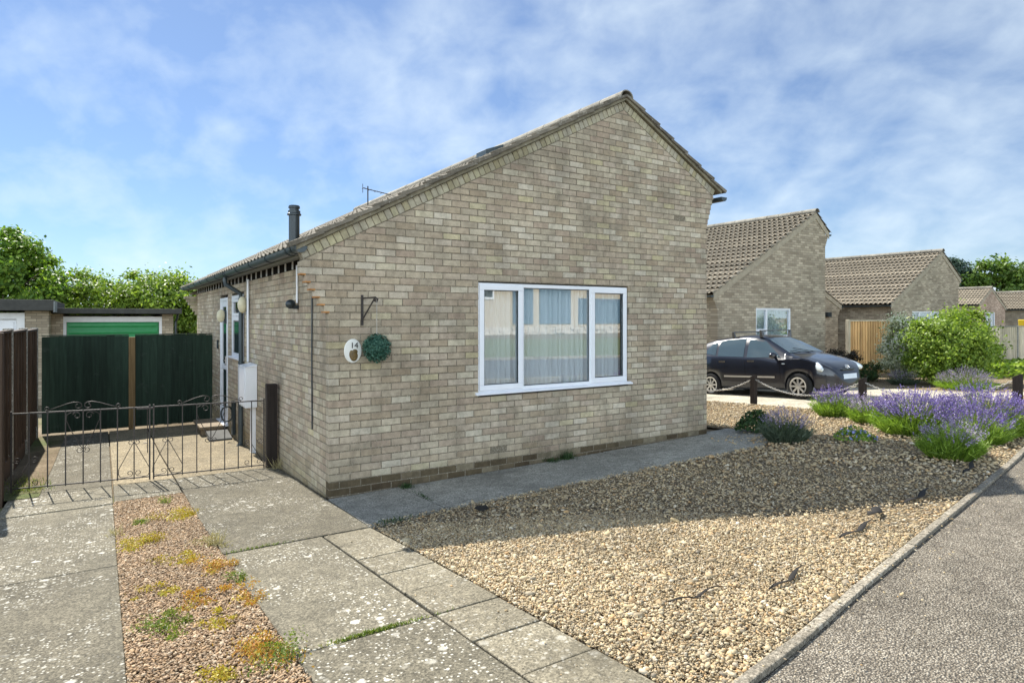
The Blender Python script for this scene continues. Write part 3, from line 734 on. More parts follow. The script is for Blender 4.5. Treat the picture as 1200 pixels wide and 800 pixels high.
for q in (0, .12, .24, .36, .48): x = ab[0]-.08+q; ae.tube([(x, ab[1]-.06-q*.2, az+.37-q*.2), (x, ab[1]+.12-q*.2, az+.38-q*.2)], .005)
ae.tube([(ab[0]-.1, ab[1]+.02, az+.28), (ab[0]-.1, ab[1]+.02, az+.46)], .006); ae.build('aerial', M_IRON, roof)
# eaves: rafter feet, fascia, gutter
y = .35
while y < LEN-.1: ev = MB(); ev.box(-.012, -.001, y-.017, y+.017, 2.405, 2.50); ev.build('rafter_foot', M_WHITE, house); y += .36
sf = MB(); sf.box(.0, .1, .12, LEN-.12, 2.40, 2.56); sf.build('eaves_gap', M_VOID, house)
fa = MB(); fa.box(-.215, -.195, .1, LEN-.02, 2.47, 2.58); fa.box(-.195, .0, .1, LEN-.02, 2.505, 2.515); fa.build('fascia', M_FASCIA_G, house)
gu = MB(); n = 12; gy0, gy1 = -.03, LEN+.06; gx, gzc, gr = -.285, 2.535, .064
def half(mb, y0, y1, r, r2):
    b = len(mb.v)
    for yy, q in ((y0, r), (y1, r), (y0, r2), (y1, r2)):
        for k in range(n+1): a = math.pi+math.pi*k/n; mb.v.append((gx+q*math.cos(a), yy, gzc+q*math.sin(a)))
    m = n+1
    for k in range(n):
        mb.f.append((b+k, b+k+1, b+m+k+1, b+m+k)); mb.f.append((b+2*m+k, b+3*m+k, b+3*m+k+1, b+2*m+k+1)); mb.f.append((b+k, b+2*m+k, b+2*m+k+1, b+k+1)); mb.f.append((b+m+k, b+m+k+1, b+3*m+k+1, b+3*m+k))
    for q in (k for k in (0, n)): mb.f.append((b+q, b+m+q, b+3*m+q, b+2*m+q))
half(gu, gy0, gy1, gr, gr-.004)
gu.poly([(gx+gr*math.cos(math.pi+math.pi*k/n), gy0+.002, gzc+gr*math.sin(math.pi+math.pi*k/n)) for k in range(n+1)])
gutter = gu.build('gutter', M_GUTTER, house, smooth='auto')
y = .35
while y < LEN: br = MB(); half(br, y-.02, y+.02, gr+.009, gr+.001); br.build('gutter_bracket', M_BLACKP, gutter, smooth='auto'); y += .98
br = MB(); half(br, .13, .19, gr+.008, gr+.001); br.build('gutter_joint', M_BLACKP, gutter, smooth='auto')
br = MB(); half(br, 4.40, 4.74, gr+.011, gr+.001); br.build('gutter_outlet', M_BLACKP, gutter, smooth='auto')
rg = MB(); gx, gzc = 6.05, topz(6.0)-.03; half(rg, -.03, LEN, gr, gr-.004); rg.poly([(gx+gr*math.cos(math.pi+math.pi*k/n), -.028, gzc+gr*math.sin(math.pi+math.pi*k/n)) for k in range(n+1)])
rg.build('gutter', M_GUTTER, house, smooth='auto')
dpm = MB(); dpm.tube([(-.285, 4.57, 2.51), (-.285, 4.57, 2.40), (-.28, 4.57, 2.36), (-.06, 4.57, 2.22), (-.05, 4.57, 2.16), (-.05, 4.57, -.25)], .034, 12)
for z in (2.12, 1.1, .1): dpm.lathe([(.034, z-.02), (.042, z-.02), (.042, z+.02), (.034, z+.02)], (-.05, 4.57, 0), 12)
dpm.tube([(-.05, 4.57, -.2), (-.1, 4.55, -.25)], .034, 12)
dpm.build('downpipe', M_GUTTER, house, smooth='auto')
# front window
wf = MB(); x0, x1, z0, z1 = WIN; z0 = .947; yf = .022; d = .06
def bar(mb, a, b, c, e, y0=yf, y1=yf+d): mb.box(a, b, y0, y1, c, e)
bar(wf, x0, x1, z1-.045, z1); bar(wf, x0, x1, z0, z0+.05); bar(wf, x0, x0+.04, z0+.05, z1-.045); bar(wf, x1-.04, x1, z0+.05, z1-.045)
bar(wf, 2.345, 2.395, z0+.05, z1-.045); bar(wf, 3.43, 3.475, z0+.05, z1-.045)
window = wf.build('front_window', M_PVC, house, bevel=.004)
for a, b in ((x0+.018, 2.37), (3.452, x1-.018)):
    sa = MB(); ya = yf-.016; w = .062; c, e = z0+.028, z1-.022
    sa.box(a, b, ya, yf+.03, e-w, e); sa.box(a, b, ya, yf+.03, c, c+w); sa.box(a, a+w, ya, yf+.03, c+w, e-w); sa.box(b-w, b, ya, yf+.03, c+w, e-w)
    sa.build('casement', M_PVC, window, bevel=.006)
    g_ = MB(); g_.poly([(a+w-.01, yf+.02, c+w-.01), (b-w+.01, yf+.02, c+w-.01), (b-w+.01, yf+.02, e-w+.01), (a+w-.01, yf+.02, e-w+.01)]); g_.build('pane', M_GLASS, window)
    sl_ = MB()
    for q0, q1, r0, r1 in ((a+w, b-w, c+w, c+w+.008), (a+w, b-w, e-w-.008, e-w), (a+w, a+w+.008, c+w+.008, e-w-.008), (b-w-.008, b-w, c+w+.008, e-w-.008)): sl_.box(q0, q1, ya+.012, ya+.03, r0, r1)
    sl_.build('glazing_seal', M_BLACKP, window)
g_ = MB(); g_.poly([(2.39, yf+.03, z0+.045), (3.435, yf+.03, z0+.045), (3.435, yf+.03, z1-.04), (2.39, yf+.03, z1-.04)]); g_.build('pane', M_GLASS, window)
sl_ = MB()
for q0, q1, r0, r1 in ((2.395, 3.43, z0+.05, z0+.058), (2.395, 3.43, z1-.053, z1-.045), (2.395, 2.403, z0+.058, z1-.053), (3.422, 3.43, z0+.058, z1-.053)): sl_.box(q0, q1, yf+.012, yf+.028, r0, r1)
sl_.build('glazing_seal', M_BLACKP, window)
si = MB(); si.prism([(x0-.05, -.045, .928), (x0-.05, -.045, .944), (x0-.05, .0, .962), (x0-.05, .03, .962), (x0-.05, .03, .928)], (x1-x0+.10, 0, 0)); si.build('sill', M_PVC, window, bevel=.003)
cu = MB(); nx_ = 330
for i in range(nx_+1):
    x = x0+.03+(x1-x0-.06)*i/nx_; yy = .16+.027*math.sin(i*.5+1.3*math.sin(i*.11))+.012*math.sin(i*.23+2)+.006*math.sin(i*1.7)
    cu.v += [(x, yy, z0+.03), (x, yy*.9+.015, z1-.02)]
for i in range(nx_): cu.f.append((2*i, 2*i+2, 2*i+3, 2*i+1))
cu.build('curtain', M_CURTAIN, window, smooth=True)
# side door and side window (set in the side wall)
dr = MB(); a, b, c, e = DOOR; xr_ = .03
for q in ((a, a+.06, c, e), (b-.06, b, c, e), (a+.06, b-.06, e-.06, e), (a+.06, b-.06, c, c+.05)): dr.box(-.01, .05, q[0], q[1], q[2], q[3])
for q in ((a+.065, a+.17, c+.055, e-.065), (b-.17, b-.065, c+.055, e-.065), (a+.17, b-.17, e-.17, e-.065), (a+.17, b-.17, c+.055, c+.25), (a+.17, b-.17, .86, .96)): dr.box(.0, .04, q[0], q[1], q[2], q[3])
door = dr.build('side_door', M_PVC, house, bevel=.004)
g_ = MB(); g_.box(.015, .03, a+.165, b-.165, .955, e-.165); g_.box(.015, .03, a+.165, b-.165, c+.245, .865); g_.build('pane', M_DGLASS, door)
hh = MB(); hh.box(-.035, -.002, a+.09, a+.12, .95, 1.12); hh.box(-.05, -.03, a+.09, a+.22, 1.03, 1.055); hh.build('handle', M_CHROME, door, bevel=.004)
th_ = MB(); th_.box(-.09, .03, a-.03, b+.03, c-.035, c-.003); th_.build('threshold', M_PVC, door, bevel=.004)
wn_ = MB(); a, b, c, e = SWIN
for q in ((a, a+.06, c, e), (b-.06, b, c, e), (a+.06, b-.06, e-.06, e), (a+.06, b-.06, c, c+.06), (a+.06, b-.06, 1.78, 1.85)): wn_.box(-.006, .05, q[0], q[1], q[2], q[3])
for q in ((a+.065, a+.115, 1.855, e-.065), (b-.115, b-.065, 1.855, e-.065), (a+.115, b-.115, e-.115, e-.065), (a+.115, b-.115, 1.855, 1.905)): wn_.box(-.016, .04, q[0], q[1], q[2], q[3])
swin = wn_.build('side_window', M_PVC, house, bevel=.004)
g_ = MB(); g_.box(.01, .02, a+.11, b-.11, 1.9, e-.11); g_.box(.01, .02, a+.055, b-.055, c+.055, 1.785); g_.build('pane', M_DGLASS, swin)
s_ = MB(); s_.box(-.06, .03, a-.04, b+.04, c-.035, c-.003); s_.build('sill', M_PVC, swin, bevel=.004)
# fittings on the side wall
mbx = MB(); mbx.box(-.17, -.004, 3.52, 4.02, .50, 1.10); mbx.prism([(-.185, 3.50, 1.10), (-.004, 3.50, 1.10), (-.004, 3.50, 1.14)], (0, .54, 0)); meter = mbx.build('meter_box', M_PVC, house, bevel=.006)
md = MB(); md.box(-.178, -.1705, 3.55, 3.99, .53, 1.07); md.build('meter_door', M_PVC, meter, bevel=.003)
for q_ in (0, 1, 2, 3):
    cp = MB()
    if q_ == 0: cp.box(-.07, -.004, 3.62, 3.70, -.2, .498)
    elif q_ == 1: cp.tube([(-.03, 4.086, 2.42), (-.03, 4.086, 1.145)], .018, 8)
    elif q_ == 2: cp.tube([(-.02, 1.17, 2.44), (-.02, 1.17, 2.0)], .012, 8)
    else: cp.box(-.055, -.004, 4.74, 4.80, .05, 1.07)
    cp.build('conduit', M_PVC, house)
for yy, zc, hgt in ((6.34, 1.86, .24), (4.19, 2.03, .26)):
    lm = MB(); lm.ell((-.09, yy, zc), (.075, .085, hgt/2), 14, 10); l_ = lm.build('wall_light', M_CREAM, house, smooth=True)
    lb = MB(); lb.box(-.03, -.003, yy-.06, yy+.06, zc-hgt/2-.02, zc+hgt/2-.02); lb.build('light_bracket', M_BLACKP, l_, bevel=.006)
sc_ = MB(); sc_.ell((-.085, 1.2, 1.985), (.06, .05, .055)); sc_.box(-.06, -.003, 1.165, 1.225, 1.93, 1.975); sc_.build('security_camera', M_BLACKP, house, smooth='auto')
cb = MB(); cb.tube([(-.012, .57, 2.06), (-.014, .572, 1.4), (-.012, .568, .62)], .008, 6); cb.build('cable', M_BLACKP, house)
bl = MB(); bl.box(-.03, -.003, 7.24, 7.31, 1.22, 1.39); bl.build('doorbell', M_BLACKP, house, bevel=.005)
print('house done')

# ------------------------------------------------------------------ things on the front wall
pq = empty('house_number_plaque', 'white oval number 14 plaque with a brown owl picture beside the hanging leaf ball', 'house number', (.244, 0, 1.36))
o = MB(); RX = Matrix.Rotation(R_(90), 4, 'X')
o.lathe([(.0001, -.004), (.088, -.004), (.094, .004), (.088, .012), (.0001, .014)], (0, 0, 0), 28, RX @ Matrix.Diagonal(Vector((1, 1.32, 1))).to_4x4())
pb = [(x+.244, y-.008, z+1.486) for x, y, z in o.v]; o.v = pb; o.build('plate', M_PLAQUE, pq, smooth='auto')
tx = bpy.data.curves.new('t', 'FONT'); tx.body = '14'; tx.size = .085; tx.extrude = .002; tx.align_x = 'CENTER'; to = bpy.data.objects.new('t', tx); COL.objects.link(to)
bpy.context.view_layer.update(); dg = bpy.context.evaluated_depsgraph_get(); me = bpy.data.meshes.new_from_object(to.evaluated_get(dg)); bpy.data.objects.remove(to)
no = bpy.data.objects.new('number', me); me.transform(Matrix.Translation((.256, -.024, 1.515)) @ Matrix.Rotation(R_(90), 4, 'X')); finish(no, M_INK, pq, False)
ow = MB(); ow.ell((.252, -.022, 1.435), (.042, .006, .055)); ow.ell((.262, -.023, 1.478), (.03, .006, .026)); ow.ell((.225, -.021, 1.45), (.022, .005, .045)); ow.build('owl_picture', M_BROWNINK, pq, smooth=True)
bk = MB(); bk.box(.332, .352, -.012, -.001, 1.75, 2.065); bk.tube([(.342, -.012, 2.03), (.342, -.10, 2.035), (.342, -.17, 2.04), (.342, -.20, 2.02), (.342, -.19, 1.99), (.342, -.165, 2.0), (.342, -.175, 2.02)], .008, 6)
# the arm reaches out and slightly along the wall, as hung
bk.v = [(x+(-y)*.55, y*.85, z) for x, y, z in bk.v]
bk2 = MB(); bk2.tube([(.342, -.012, 1.80), (.342+.09, -.14, 2.03)], .008, 6); bk.v, bk.f = bk.v+bk2.v, bk.f+[tuple(len(bk.v)+i for i in f) for f in bk2.f]
tag(bk.build('hanging_bracket', M_IRON), 'black iron bracket on the brick gable holding up the leaf ball', 'wall bracket')
hc = Vector((.445, -.165, 2.0))
hb = empty('topiary_ball', 'round artificial green leaf ball hanging from the black bracket', 'topiary ball', (hc.x, hc.y, 1.38))
ch_ = MB(); ch_.tube([hc, (hc.x, hc.y, 1.66)], .003, 5); ch_.build('hanging_wire', M_CHAIN, hb)
def leaves(C, N, size, asp=.55, droop=.15):
    """diamond leaves at C facing N"""
    n = len(C); N = N/np.maximum(np.linalg.norm(N, axis=1)[:, None], 1e-6); r = RNG.normal(size=(n, 3)); U = np.cross(N, r); U /= np.maximum(np.linalg.norm(U, axis=1)[:, None], 1e-6); Wv = np.cross(N, U)
    sz = (size*RNG.uniform(.6, 1.3, n))[:, None]
    V = np.stack([C-U*sz, C+Wv*sz*asp+N*sz*droop, C+U*sz, C-Wv*sz*asp+N*sz*droop], 1).reshape(-1, 3)
    F = np.arange(4*n).reshape(-1, 4); return V, F
def sph(n):
    v = RNG.normal(size=(n, 3)); return v/np.linalg.norm(v, axis=1)[:, None]
d_ = sph(2600); Cc = d_*RNG.uniform(.10, .152, 2600)[:, None]+np.array([hc.x, hc.y, 1.515]); V, F = leaves(Cc, d_+.7*RNG.normal(size=d_.shape), .013, .5); np_mesh('leaf_ball', V, F, M_TOPIARY, hb)
co_ = MB(); co_.ell((hc.x, hc.y, 1.515), (.105, .105, .105)); co_.build('core', M_TOPIARY, hb, smooth=True)

# ------------------------------------------------------------------ left side: posts, gates, fences, step
def post(name, x, y, w, d2, ztop, mat, label, cat='post', cap=False, group=None, slope=0):
    mb = MB(); z = gz(x, y)-.1
    mb.box(x-w/2, x+w/2, y-d2/2, y+d2/2, z, ztop)
    if slope:
        mb.v = [(a, b, c+(slope*(a-x) if c == ztop else 0)) for a, b, c in mb.v]
    o = mb.build(name, mat, bevel=.006); return tag(o, label, cat, group)
post('gate_post', -.095, 2.16, .13, .11, .975, M_DARKWOOD, 'black square timber gate post against the bungalow side wall', 'gate post')
post('gate_post', -2.88, 2.10, .16, .13, 1.67, M_BROWNWOOD, 'tall dark brown timber gate post at the front end of the boundary fence', 'gate post')
def spiral(c, r0, r1, a0, turns, n=26, y=0):
    return [(c[0]+(r0+(r1-r0)*i/n)*math.cos(a0+turns*2*math.pi*i/n), y, c[1]+(r0+(r1-r0)*i/n)*math.sin(a0+turns*2*math.pi*i/n)) for i in range(n+1)]
def gate(ln_, loc, yaw, label, flip, extra=False):
    g = empty('iron_gate', label, 'gate', loc, 'low wrought iron driveway gates', True, (0, 0, yaw)); H = .85
    fx = (lambda P: [(ln_-x, y, z) for x, y, z in P]) if flip else (lambda P: P)
    a = MB(); a.box(0, ln_, -.006, .006, H-.016, H); a.build('top_rail', M_IRON, g, bevel=.002)
    a = MB(); a.box(0, ln_, -.005, .005, .01, .024); a.build('bottom_rail', M_IRON, g, bevel=.002)
    n = 8
    for i in range(n+1):
        x = ln_*i/n; x = min(max(x, .008), ln_-.008); a = MB(); r = .008 if i in (0, n) else .0058
        a.box(x-r, x+r, -r, r, -.02 if i in (0, n) else .0, H+.02 if i in (0, n) else H); a.build('bar', M_IRON, g)
    c = ln_*.5; a = MB(); T = .0048
    for sg in (-1, 1):
        f = lambda P: [(c+sg*(x), y, z) for x, y, z in P]
        a.tube(f([(.345, 0, H+.004)]+spiral((.345, H+.03), .026, .012, -math.pi/2, -1.1)), T, 5)
        a.tube(f([(.345, 0, H+.005), (.27, 0, H+.035), (.16, 0, H+.075), (.09, 0, H+.092), (.045, 0, H+.088)]+spiral((.05, H+.05), .042, .016, math.pi*.55, .95)[3:]), T, 5)
        a.tube(f(spiral((.062, H-.065), .014, .044, math.pi*.2, -1.05)+[(.06, 0, H-.02), (.11, 0, H-.022), (.155, 0, H-.05), (.16, 0, H-.11), (.12, 0, H-.22), (.03, 0, .44), (.0, 0, .40)]), T*.9, 5)
        a.tube(f([(.0, 0, .39)]+spiral((.035, .395), .035, .014, math.pi, 1.1)), T*.85, 5)
    a.build('scroll', M_IRON, g, smooth=True)
    a = MB(); c2 = ln_*7/8
    for sg in (-1, 1):
        f = lambda P: fx([(c2+sg*x, y, z) for x, y, z in P])
        a.tube(f([(.0, 0, .43)]+spiral((.032, .44), .032, .012, math.pi, 1.0)), T*.85, 5)
        a.tube(f([(.004, 0, .44), (.155, 0, .13), (.158, 0, .07), (.14, 0, .035), (.10, 0, .028), (.05, 0, .04)]+spiral((.045, .075), .035, .012, -math.pi/2, -1.1)), T*.85, 5)
    a.build('scroll', M_IRON, g, smooth=True)
    a = MB(); c3 = ln_/8
    f = lambda P: fx(P)
    for cz in (.07, .33): a.tube(f([(.02, 0, cz-.02)]+spiral((.06, cz), .036, .012, -math.pi*.7, 1.2)), T*.85, 5); a.tube(f(spiral((c3+.05, cz), .036, .012, -math.pi*.7, 1.2)), T*.85, 5)
    a.tube(f([(c3, 0, .3), (.02, 0, .05)]), T*.8, 5); a.build('scroll', M_IRON, g, smooth=True)
    if extra:
        a = MB(); a.box(ln_-.14, ln_+.03, -.02, -.008, H-.03, H-.008); a.tube([(ln_-.03, -.012, H-.02), (ln_-.03, -.012, .3)], .005, 5); a.tube([(ln_-.03, -.012, .42), (ln_-.07, -.012, .42)], .005, 5); a.build('latch', M_IRON, g)
    return g
p0, p1 = Vector((-2.775, 2.46)), Vector((-1.445, 2.28)); gate((p1-p0).length, (*p0, -.075), math.atan2(*(p1-p0).yx), 'left leaf of the low wrought iron gates hinged by the brown fence post', False, True)
p0, p1 = Vector((-1.42, 2.275)), Vector((-.175, 2.17)); gate((p1-p0).length, (*p0, -.075), math.atan2(*(p1-p0).yx), 'right leaf of the low wrought iron gates hinged at the black post by the wall', True)
# boundary fence on the left
FX = -2.95
fz = empty('boundary_fence', 'brown timber panel fence with concrete posts along the left of the driveway', 'fence', (FX, 5, -.3))
for i in range(3):
    y0 = 2.2+i*1.86; pn = MB(); zt = 1.64-.02*i
    for j in range(10):
        z = gz(FX, y0)+.18+j*.165; pn.box(FX-.01+.008*(j % 2), FX+.008+.008*(j % 2), y0+.02, y0+1.74, z, min(z+.185, zt))
    for q in range(6): yy = y0+.05+q*.33; pn.box(FX+.017, FX+.045, yy, yy+.04, gz(FX, y0)+.17, zt)
    pn.box(FX-.03, FX+.05, y0+.02, y0+1.74, zt, zt+.03); pn.build('fence_panel', M_BROWNWOOD, fz, bevel=.003)
    gbm = MB(); gbm.box(FX-.02, FX+.03, y0+.02, y0+1.74, gz(FX, y0)-.12, gz(FX, y0)+.16); gbm.build('gravel_board', M_BROWNWOOD, fz)
    cpm = MB(); cpm.box(FX-.05, FX+.055, y0+1.75, y0+1.85, -.6, zt+.05); cpm.build('fence_post', M_CONPOST, fz, bevel=.008)
# two green boarded panels across the drive with a brown post between
GY = 8.0
def green_panel(x0, x1, label):
    g = empty('green_boarded_gate', label, 'fence panel', ((x0+x1)/2, GY, -.3), 'green boarded panels closing the driveway'); b_ = MB(); x = x0; i = 0
    while x < x1-.02:
        w = min(.125, x1-x); b_.box(x, x+w+.006, GY-.012-(.006 if i % 2 else 0), GY+.006, -.30+random.uniform(-.005, .005), 1.48+random.uniform(-.006, .006)); x += .125; i += 1
    b_.build('boards', M_GREENWOOD, g, bevel=.003)
    r = MB()
    for z in (-.05, .6, 1.3): r.box(x0, x1, GY+.01, GY+.06, z, z+.09)
    r.build('rail', M_GREENWOOD, g); c_ = MB(); c_.box(x0, x1, GY-.03, GY+.03, 1.487, 1.505); c_.build('capping', M_GREENWOOD, g)
green_panel(-2.86, -1.50, 'dark green boarded panel left of the tan post behind the iron gates')
green_panel(-1.393, -.02, 'dark green boarded panel right of the tan post meeting the bungalow wall')
post('fence_post', -1.445, GY+.02, .11, .1, 1.45, M_YELWOOD, 'tan timber post between the two dark green panels')
stp = MB(); stp.box(-.44, -.10, 6.05, 6.95, -.32, -.16); stt = MB(); stt.box(-.48, -.095, 6.0, 7.0, -.157, -.11)
st = empty('door_step', 'weathered wooden step below the white side door', 'step', (-.36, 6.5, -.3)); stp.build('riser', M_STEPWOOD, st, bevel=.008); stt.build('tread', M_STEPWOOD, st, bevel=.008)
mt = MB(); mt.prism([(-.42, 5.3, gz(-.4, 5.3)+.0), (-.06, 5.3, gz(-.4, 5.3)+.0), (-.06, 5.8, -.18), (-.42, 5.8, -.18)], (0, 0, .03)); tag(mt.build('ramp_board', M_GREY, bevel=.005), 'grey sloping board on the concrete by the side door step', 'ramp')
hs = MB(); hs.tube([(-.14+.09*math.cos(a), 5.35+.03*math.sin(a*3), .18+.13*math.sin(a)) for a in np.linspace(0, 14*math.pi, 170)], .012, 6); hs.box(-.06, -.01, 5.30, 5.42, -.18, .4)
tag(hs.build('hose_reel', M_BLACKP), 'dark coiled hose against the wall by the side door step', 'hose')

# ------------------------------------------------------------------ vegetation builders
def blob_leaves(cen, rad, n, size, mat, name, parent, nclump=40, shell=.55, csize=.3, asp=.55, flat=1.0):
    """crown of leaf clumps with an uneven outline"""
    cen = np.array(cen); rad = np.array(rad); d = sph(nclump); rr = RNG.uniform(shell, 1.0, nclump)**.7
    CC = d*rr[:, None]*rad; per = n//nclump; ids = np.repeat(np.arange(nclump), per)
    cs = csize*RNG.uniform(.5, 1.3, nclump); P = CC[ids]+RNG.normal(size=(len(ids), 3))*cs[ids][:, None]*np.array([1, 1, .75*flat])*rad.mean()
    Nn = P/rad+.9*RNG.normal(size=P.shape); Nn[:, 2] += .5; P = P+cen
    V, F = leaves(P, Nn, size, asp); return np_mesh(name, V, F, mat, parent)
def tree(name, label, x, y, h, rad, n, size, mat, group=None, nclump=60, trunk=.16, crown_c=.62, csize=.17, cat='tree', asp=.55, zb=None, shell=.35):
    z = gz(x, y)-.1; t = empty(name, label, cat, (x, y, z), group); zc = z+h*crown_c
    tr = MB(); tr.tube([(x, y, z), (x+.05, y, z+h*.25), (x-.04, y+.05, z+h*.55), (x, y, z+h*.85)], [trunk, trunk*.8, trunk*.5, trunk*.12], 8)
    for i in range(9):
        a = i*2.4; zz_ = z+h*(.25+.055*i); L_ = rad[0]*random.uniform(.5, .9)
        tr.tube([(x, y, zz_), (x+L_*.5*math.cos(a), y+L_*.5*math.sin(a), zz_+h*.1), (x+L_*math.cos(a), y+L_*math.sin(a), zz_+h*.2)], [trunk*.4, trunk*.25, .01], 6)
    tr.build('trunk', M_BARK, t, smooth=True)
    blob_leaves((x, y, zc), rad, n, size, mat, 'crown', t, nclump, shell, csize, asp); return t
def shrub(name, label, x, y, h, rad, n, size, mat, cat='shrub', nclump=50, csize=.17, group=None, shell=.5, asp=.55):
    z = gz(x, y)-.02; t = empty(name, label, cat, (x, y, z), group); tr = MB()
    for i in range(7):
        a = i*.9; tr.tube([(x+.03*math.cos(a), y+.03*math.sin(a), z), (x+rad[0]*.35*math.cos(a), y+rad[1]*.35*math.sin(a), z+h*.5), (x+rad[0]*.6*math.cos(a), y+rad[1]*.6*math.sin(a), z+h*.85)], [.02*h, .014*h, .004], 5)
    tr.build('stem', M_BARK, t)
    o = blob_leaves((x, y, z+h*.52), rad, n, size, mat, 'foliage', t, nclump, shell, csize, asp)
    n_ = len(o.data.vertices); c = np.empty(n_*3); o.data.vertices.foreach_get('co', c); c = c.reshape(-1, 3); zz_ = c[:, 2]; lo_ = z+.01; c[:, 2] = np.where(zz_ < lo_, lo_+np.abs(lo_-zz_)*.25, zz_); o.data.vertices.foreach_set('co', c.ravel()); o.data.update()
    return t
def blades(B, D, ln_, w, bend=.25):
    """thin two-segment blades from base B along D"""
    n = len(B); D = D/np.linalg.norm(D, axis=1)[:, None]; r = RNG.normal(size=(n, 3)); U = np.cross(D, r); U /= np.linalg.norm(U, axis=1)[:, None]
    L_ = ln_[:, None]; ww = (np.ones(n)*w)[:, None]; g = np.zeros((n, 3)); g[:, 2] = -1
    m = B+D*L_*.55+U*0; tip = B+D*L_+g*L_*bend*RNG.uniform(0, 1, n)[:, None]
    V = np.stack([B-U*ww, B+U*ww, m+U*ww*.9, tip, m-U*ww*.9], 1).reshape(-1, 3); i = np.arange(n)[:, None]*5
    F = np.concatenate([i+np.array([[0, 1, 2, 4]]), i+np.array([[4, 2, 3, 3]])]) ; return V, i, tip
def blade_mesh(name, B, D, ln_, w, mat, parent, bend=.25):
    V, i, tip = blades(B, D, ln_, w, bend); n = len(B)
    F = np.concatenate([i+np.array([[0, 1, 2]]), i+np.array([[0, 2, 4]]), i+np.array([[4, 2, 3]])]); np_mesh(name, V, F, mat, parent); return tip
def lavender(x, y, r, h, nf, nl, label, fm=M_LAV_F, lm=M_LAV_G, seed=0, lean=(0, 0), ell=1.0, group='lavender bushes in the front gardens'):
    z = gz(x, y); t = empty('lavender_bush', label, 'lavender', (x, y, z), group, True)
    n = nl; a = RNG.uniform(0, 2*np.pi, n); q = np.sqrt(RNG.uniform(0, 1, n)); B = np.stack([q*r*.66*np.cos(a), q*r*.66*ell*np.sin(a), np.full(n, -.01)], -1)
    D = np.stack([q*np.cos(a)*.95*r+lean[0], q*np.sin(a)*.95*r*ell+lean[1], np.full(n, h*.75)], -1)+RNG.normal(size=(n, 3))*.10*r
    lnf = h*.70*RNG.uniform(.4, 1.05, n)*(1-.30*q*q)
    blade_mesh('foliage', B, D, lnf, .0045, lm, t, .12)
    # second tier of short side leaves through the mound
    m = nl; k = RNG.integers(0, n, m); P = B[k]+D[k]/np.linalg.norm(D[k], axis=1)[:, None]*(lnf[k]*RNG.uniform(.3, .95, m))[:, None]
    blade_mesh('foliage', P, D[k]+RNG.normal(size=(m, 3))*h*.7, h*.16*RNG.uniform(.6, 1.3, m), .0042, lm, t, .1)
    n = nf; a = RNG.uniform(0, 2*np.pi, n); q = RNG.uniform(0, 1, n)**.5; B = np.stack([q*r*.40*np.cos(a), q*r*.40*ell*np.sin(a), h*.24*(1-.5*q)], -1)
    D = np.stack([q*np.cos(a)*1.05*r+lean[0], q*np.sin(a)*1.05*r*ell+lean[1], np.full(n, h*.80)], -1)+RNG.normal(size=(n, 3))*.16*r
    ls = h*.70*RNG.uniform(.68, 1.1, n)*(1-.12*q); tip = blade_mesh('flower_stems', B, D, ls, .0022, M_STEM, t, .04)
    Dn = D/np.linalg.norm(D, axis=1)[:, None]; fl = []; m = 9
    P = tip[:, None, :]-Dn[:, None, :]*np.linspace(-.015, .055, m)[None, :, None]*RNG.uniform(.8, 1.5, n)[:, None, None]+RNG.normal(size=(n, m, 3))*.0045
    Nn = np.repeat(RNG.normal(size=(n, 1, 3)), m, 1)+RNG.normal(size=(n, m, 3))
    V, F = leaves(P.reshape(-1, 3), Nn.reshape(-1, 3), .0088, .75)
    # one island per spike keeps colour per flower head
    np_mesh('flower_spikes', V, F, fm, t); return t
lavender(8.53, -.36, .40, .58, 300, 1500, 'lavender bush between the first two chain posts in front of the black car bonnet', M_LAV_F)
lavender(7.96, -1.22, .33, .48, 260, 1300, 'pale flowered lavender bush between the car lavender and the big clump', M_LAV_FP)
lavender(7.15, -2.22, .56, .66, 900, 2500, 'deep violet lavender forming the left half of the big clump', M_LAV_F)
lavender(7.60, -2.82, .58, .70, 900, 2400, 'violet lavender forming the back right half of the big clump by the last chain post', M_LAV_F)
lavender(6.95, -3.00, .40, .50, 300, 1400, 'violet lavender at the right end of the big clump beside the pavement edging', M_LAV_F)
lavender(5.75, -3.22, .33, .48, 150, 1700, 'small lavender in front of the big clump nearest the pavement, mostly green', M_LAV_FP)
lavender(16.2, .75, .78, .62, 560, 1500, 'round lavender bush in front of the large clipped green shrub', M_LAV_FP)
lavender(16.8, 2.5, .42, .48, 160, 900, 'grey green lavender with few flowers in front of the variegated shrub', M_LAV_FP, M_LAV_GR)
lavender(5.66, -1.32, .33, .50, 170, 1300, 'grey leaved lavender in the shade at the end of the concrete path', M_LAV_FP, M_LAV_GR)
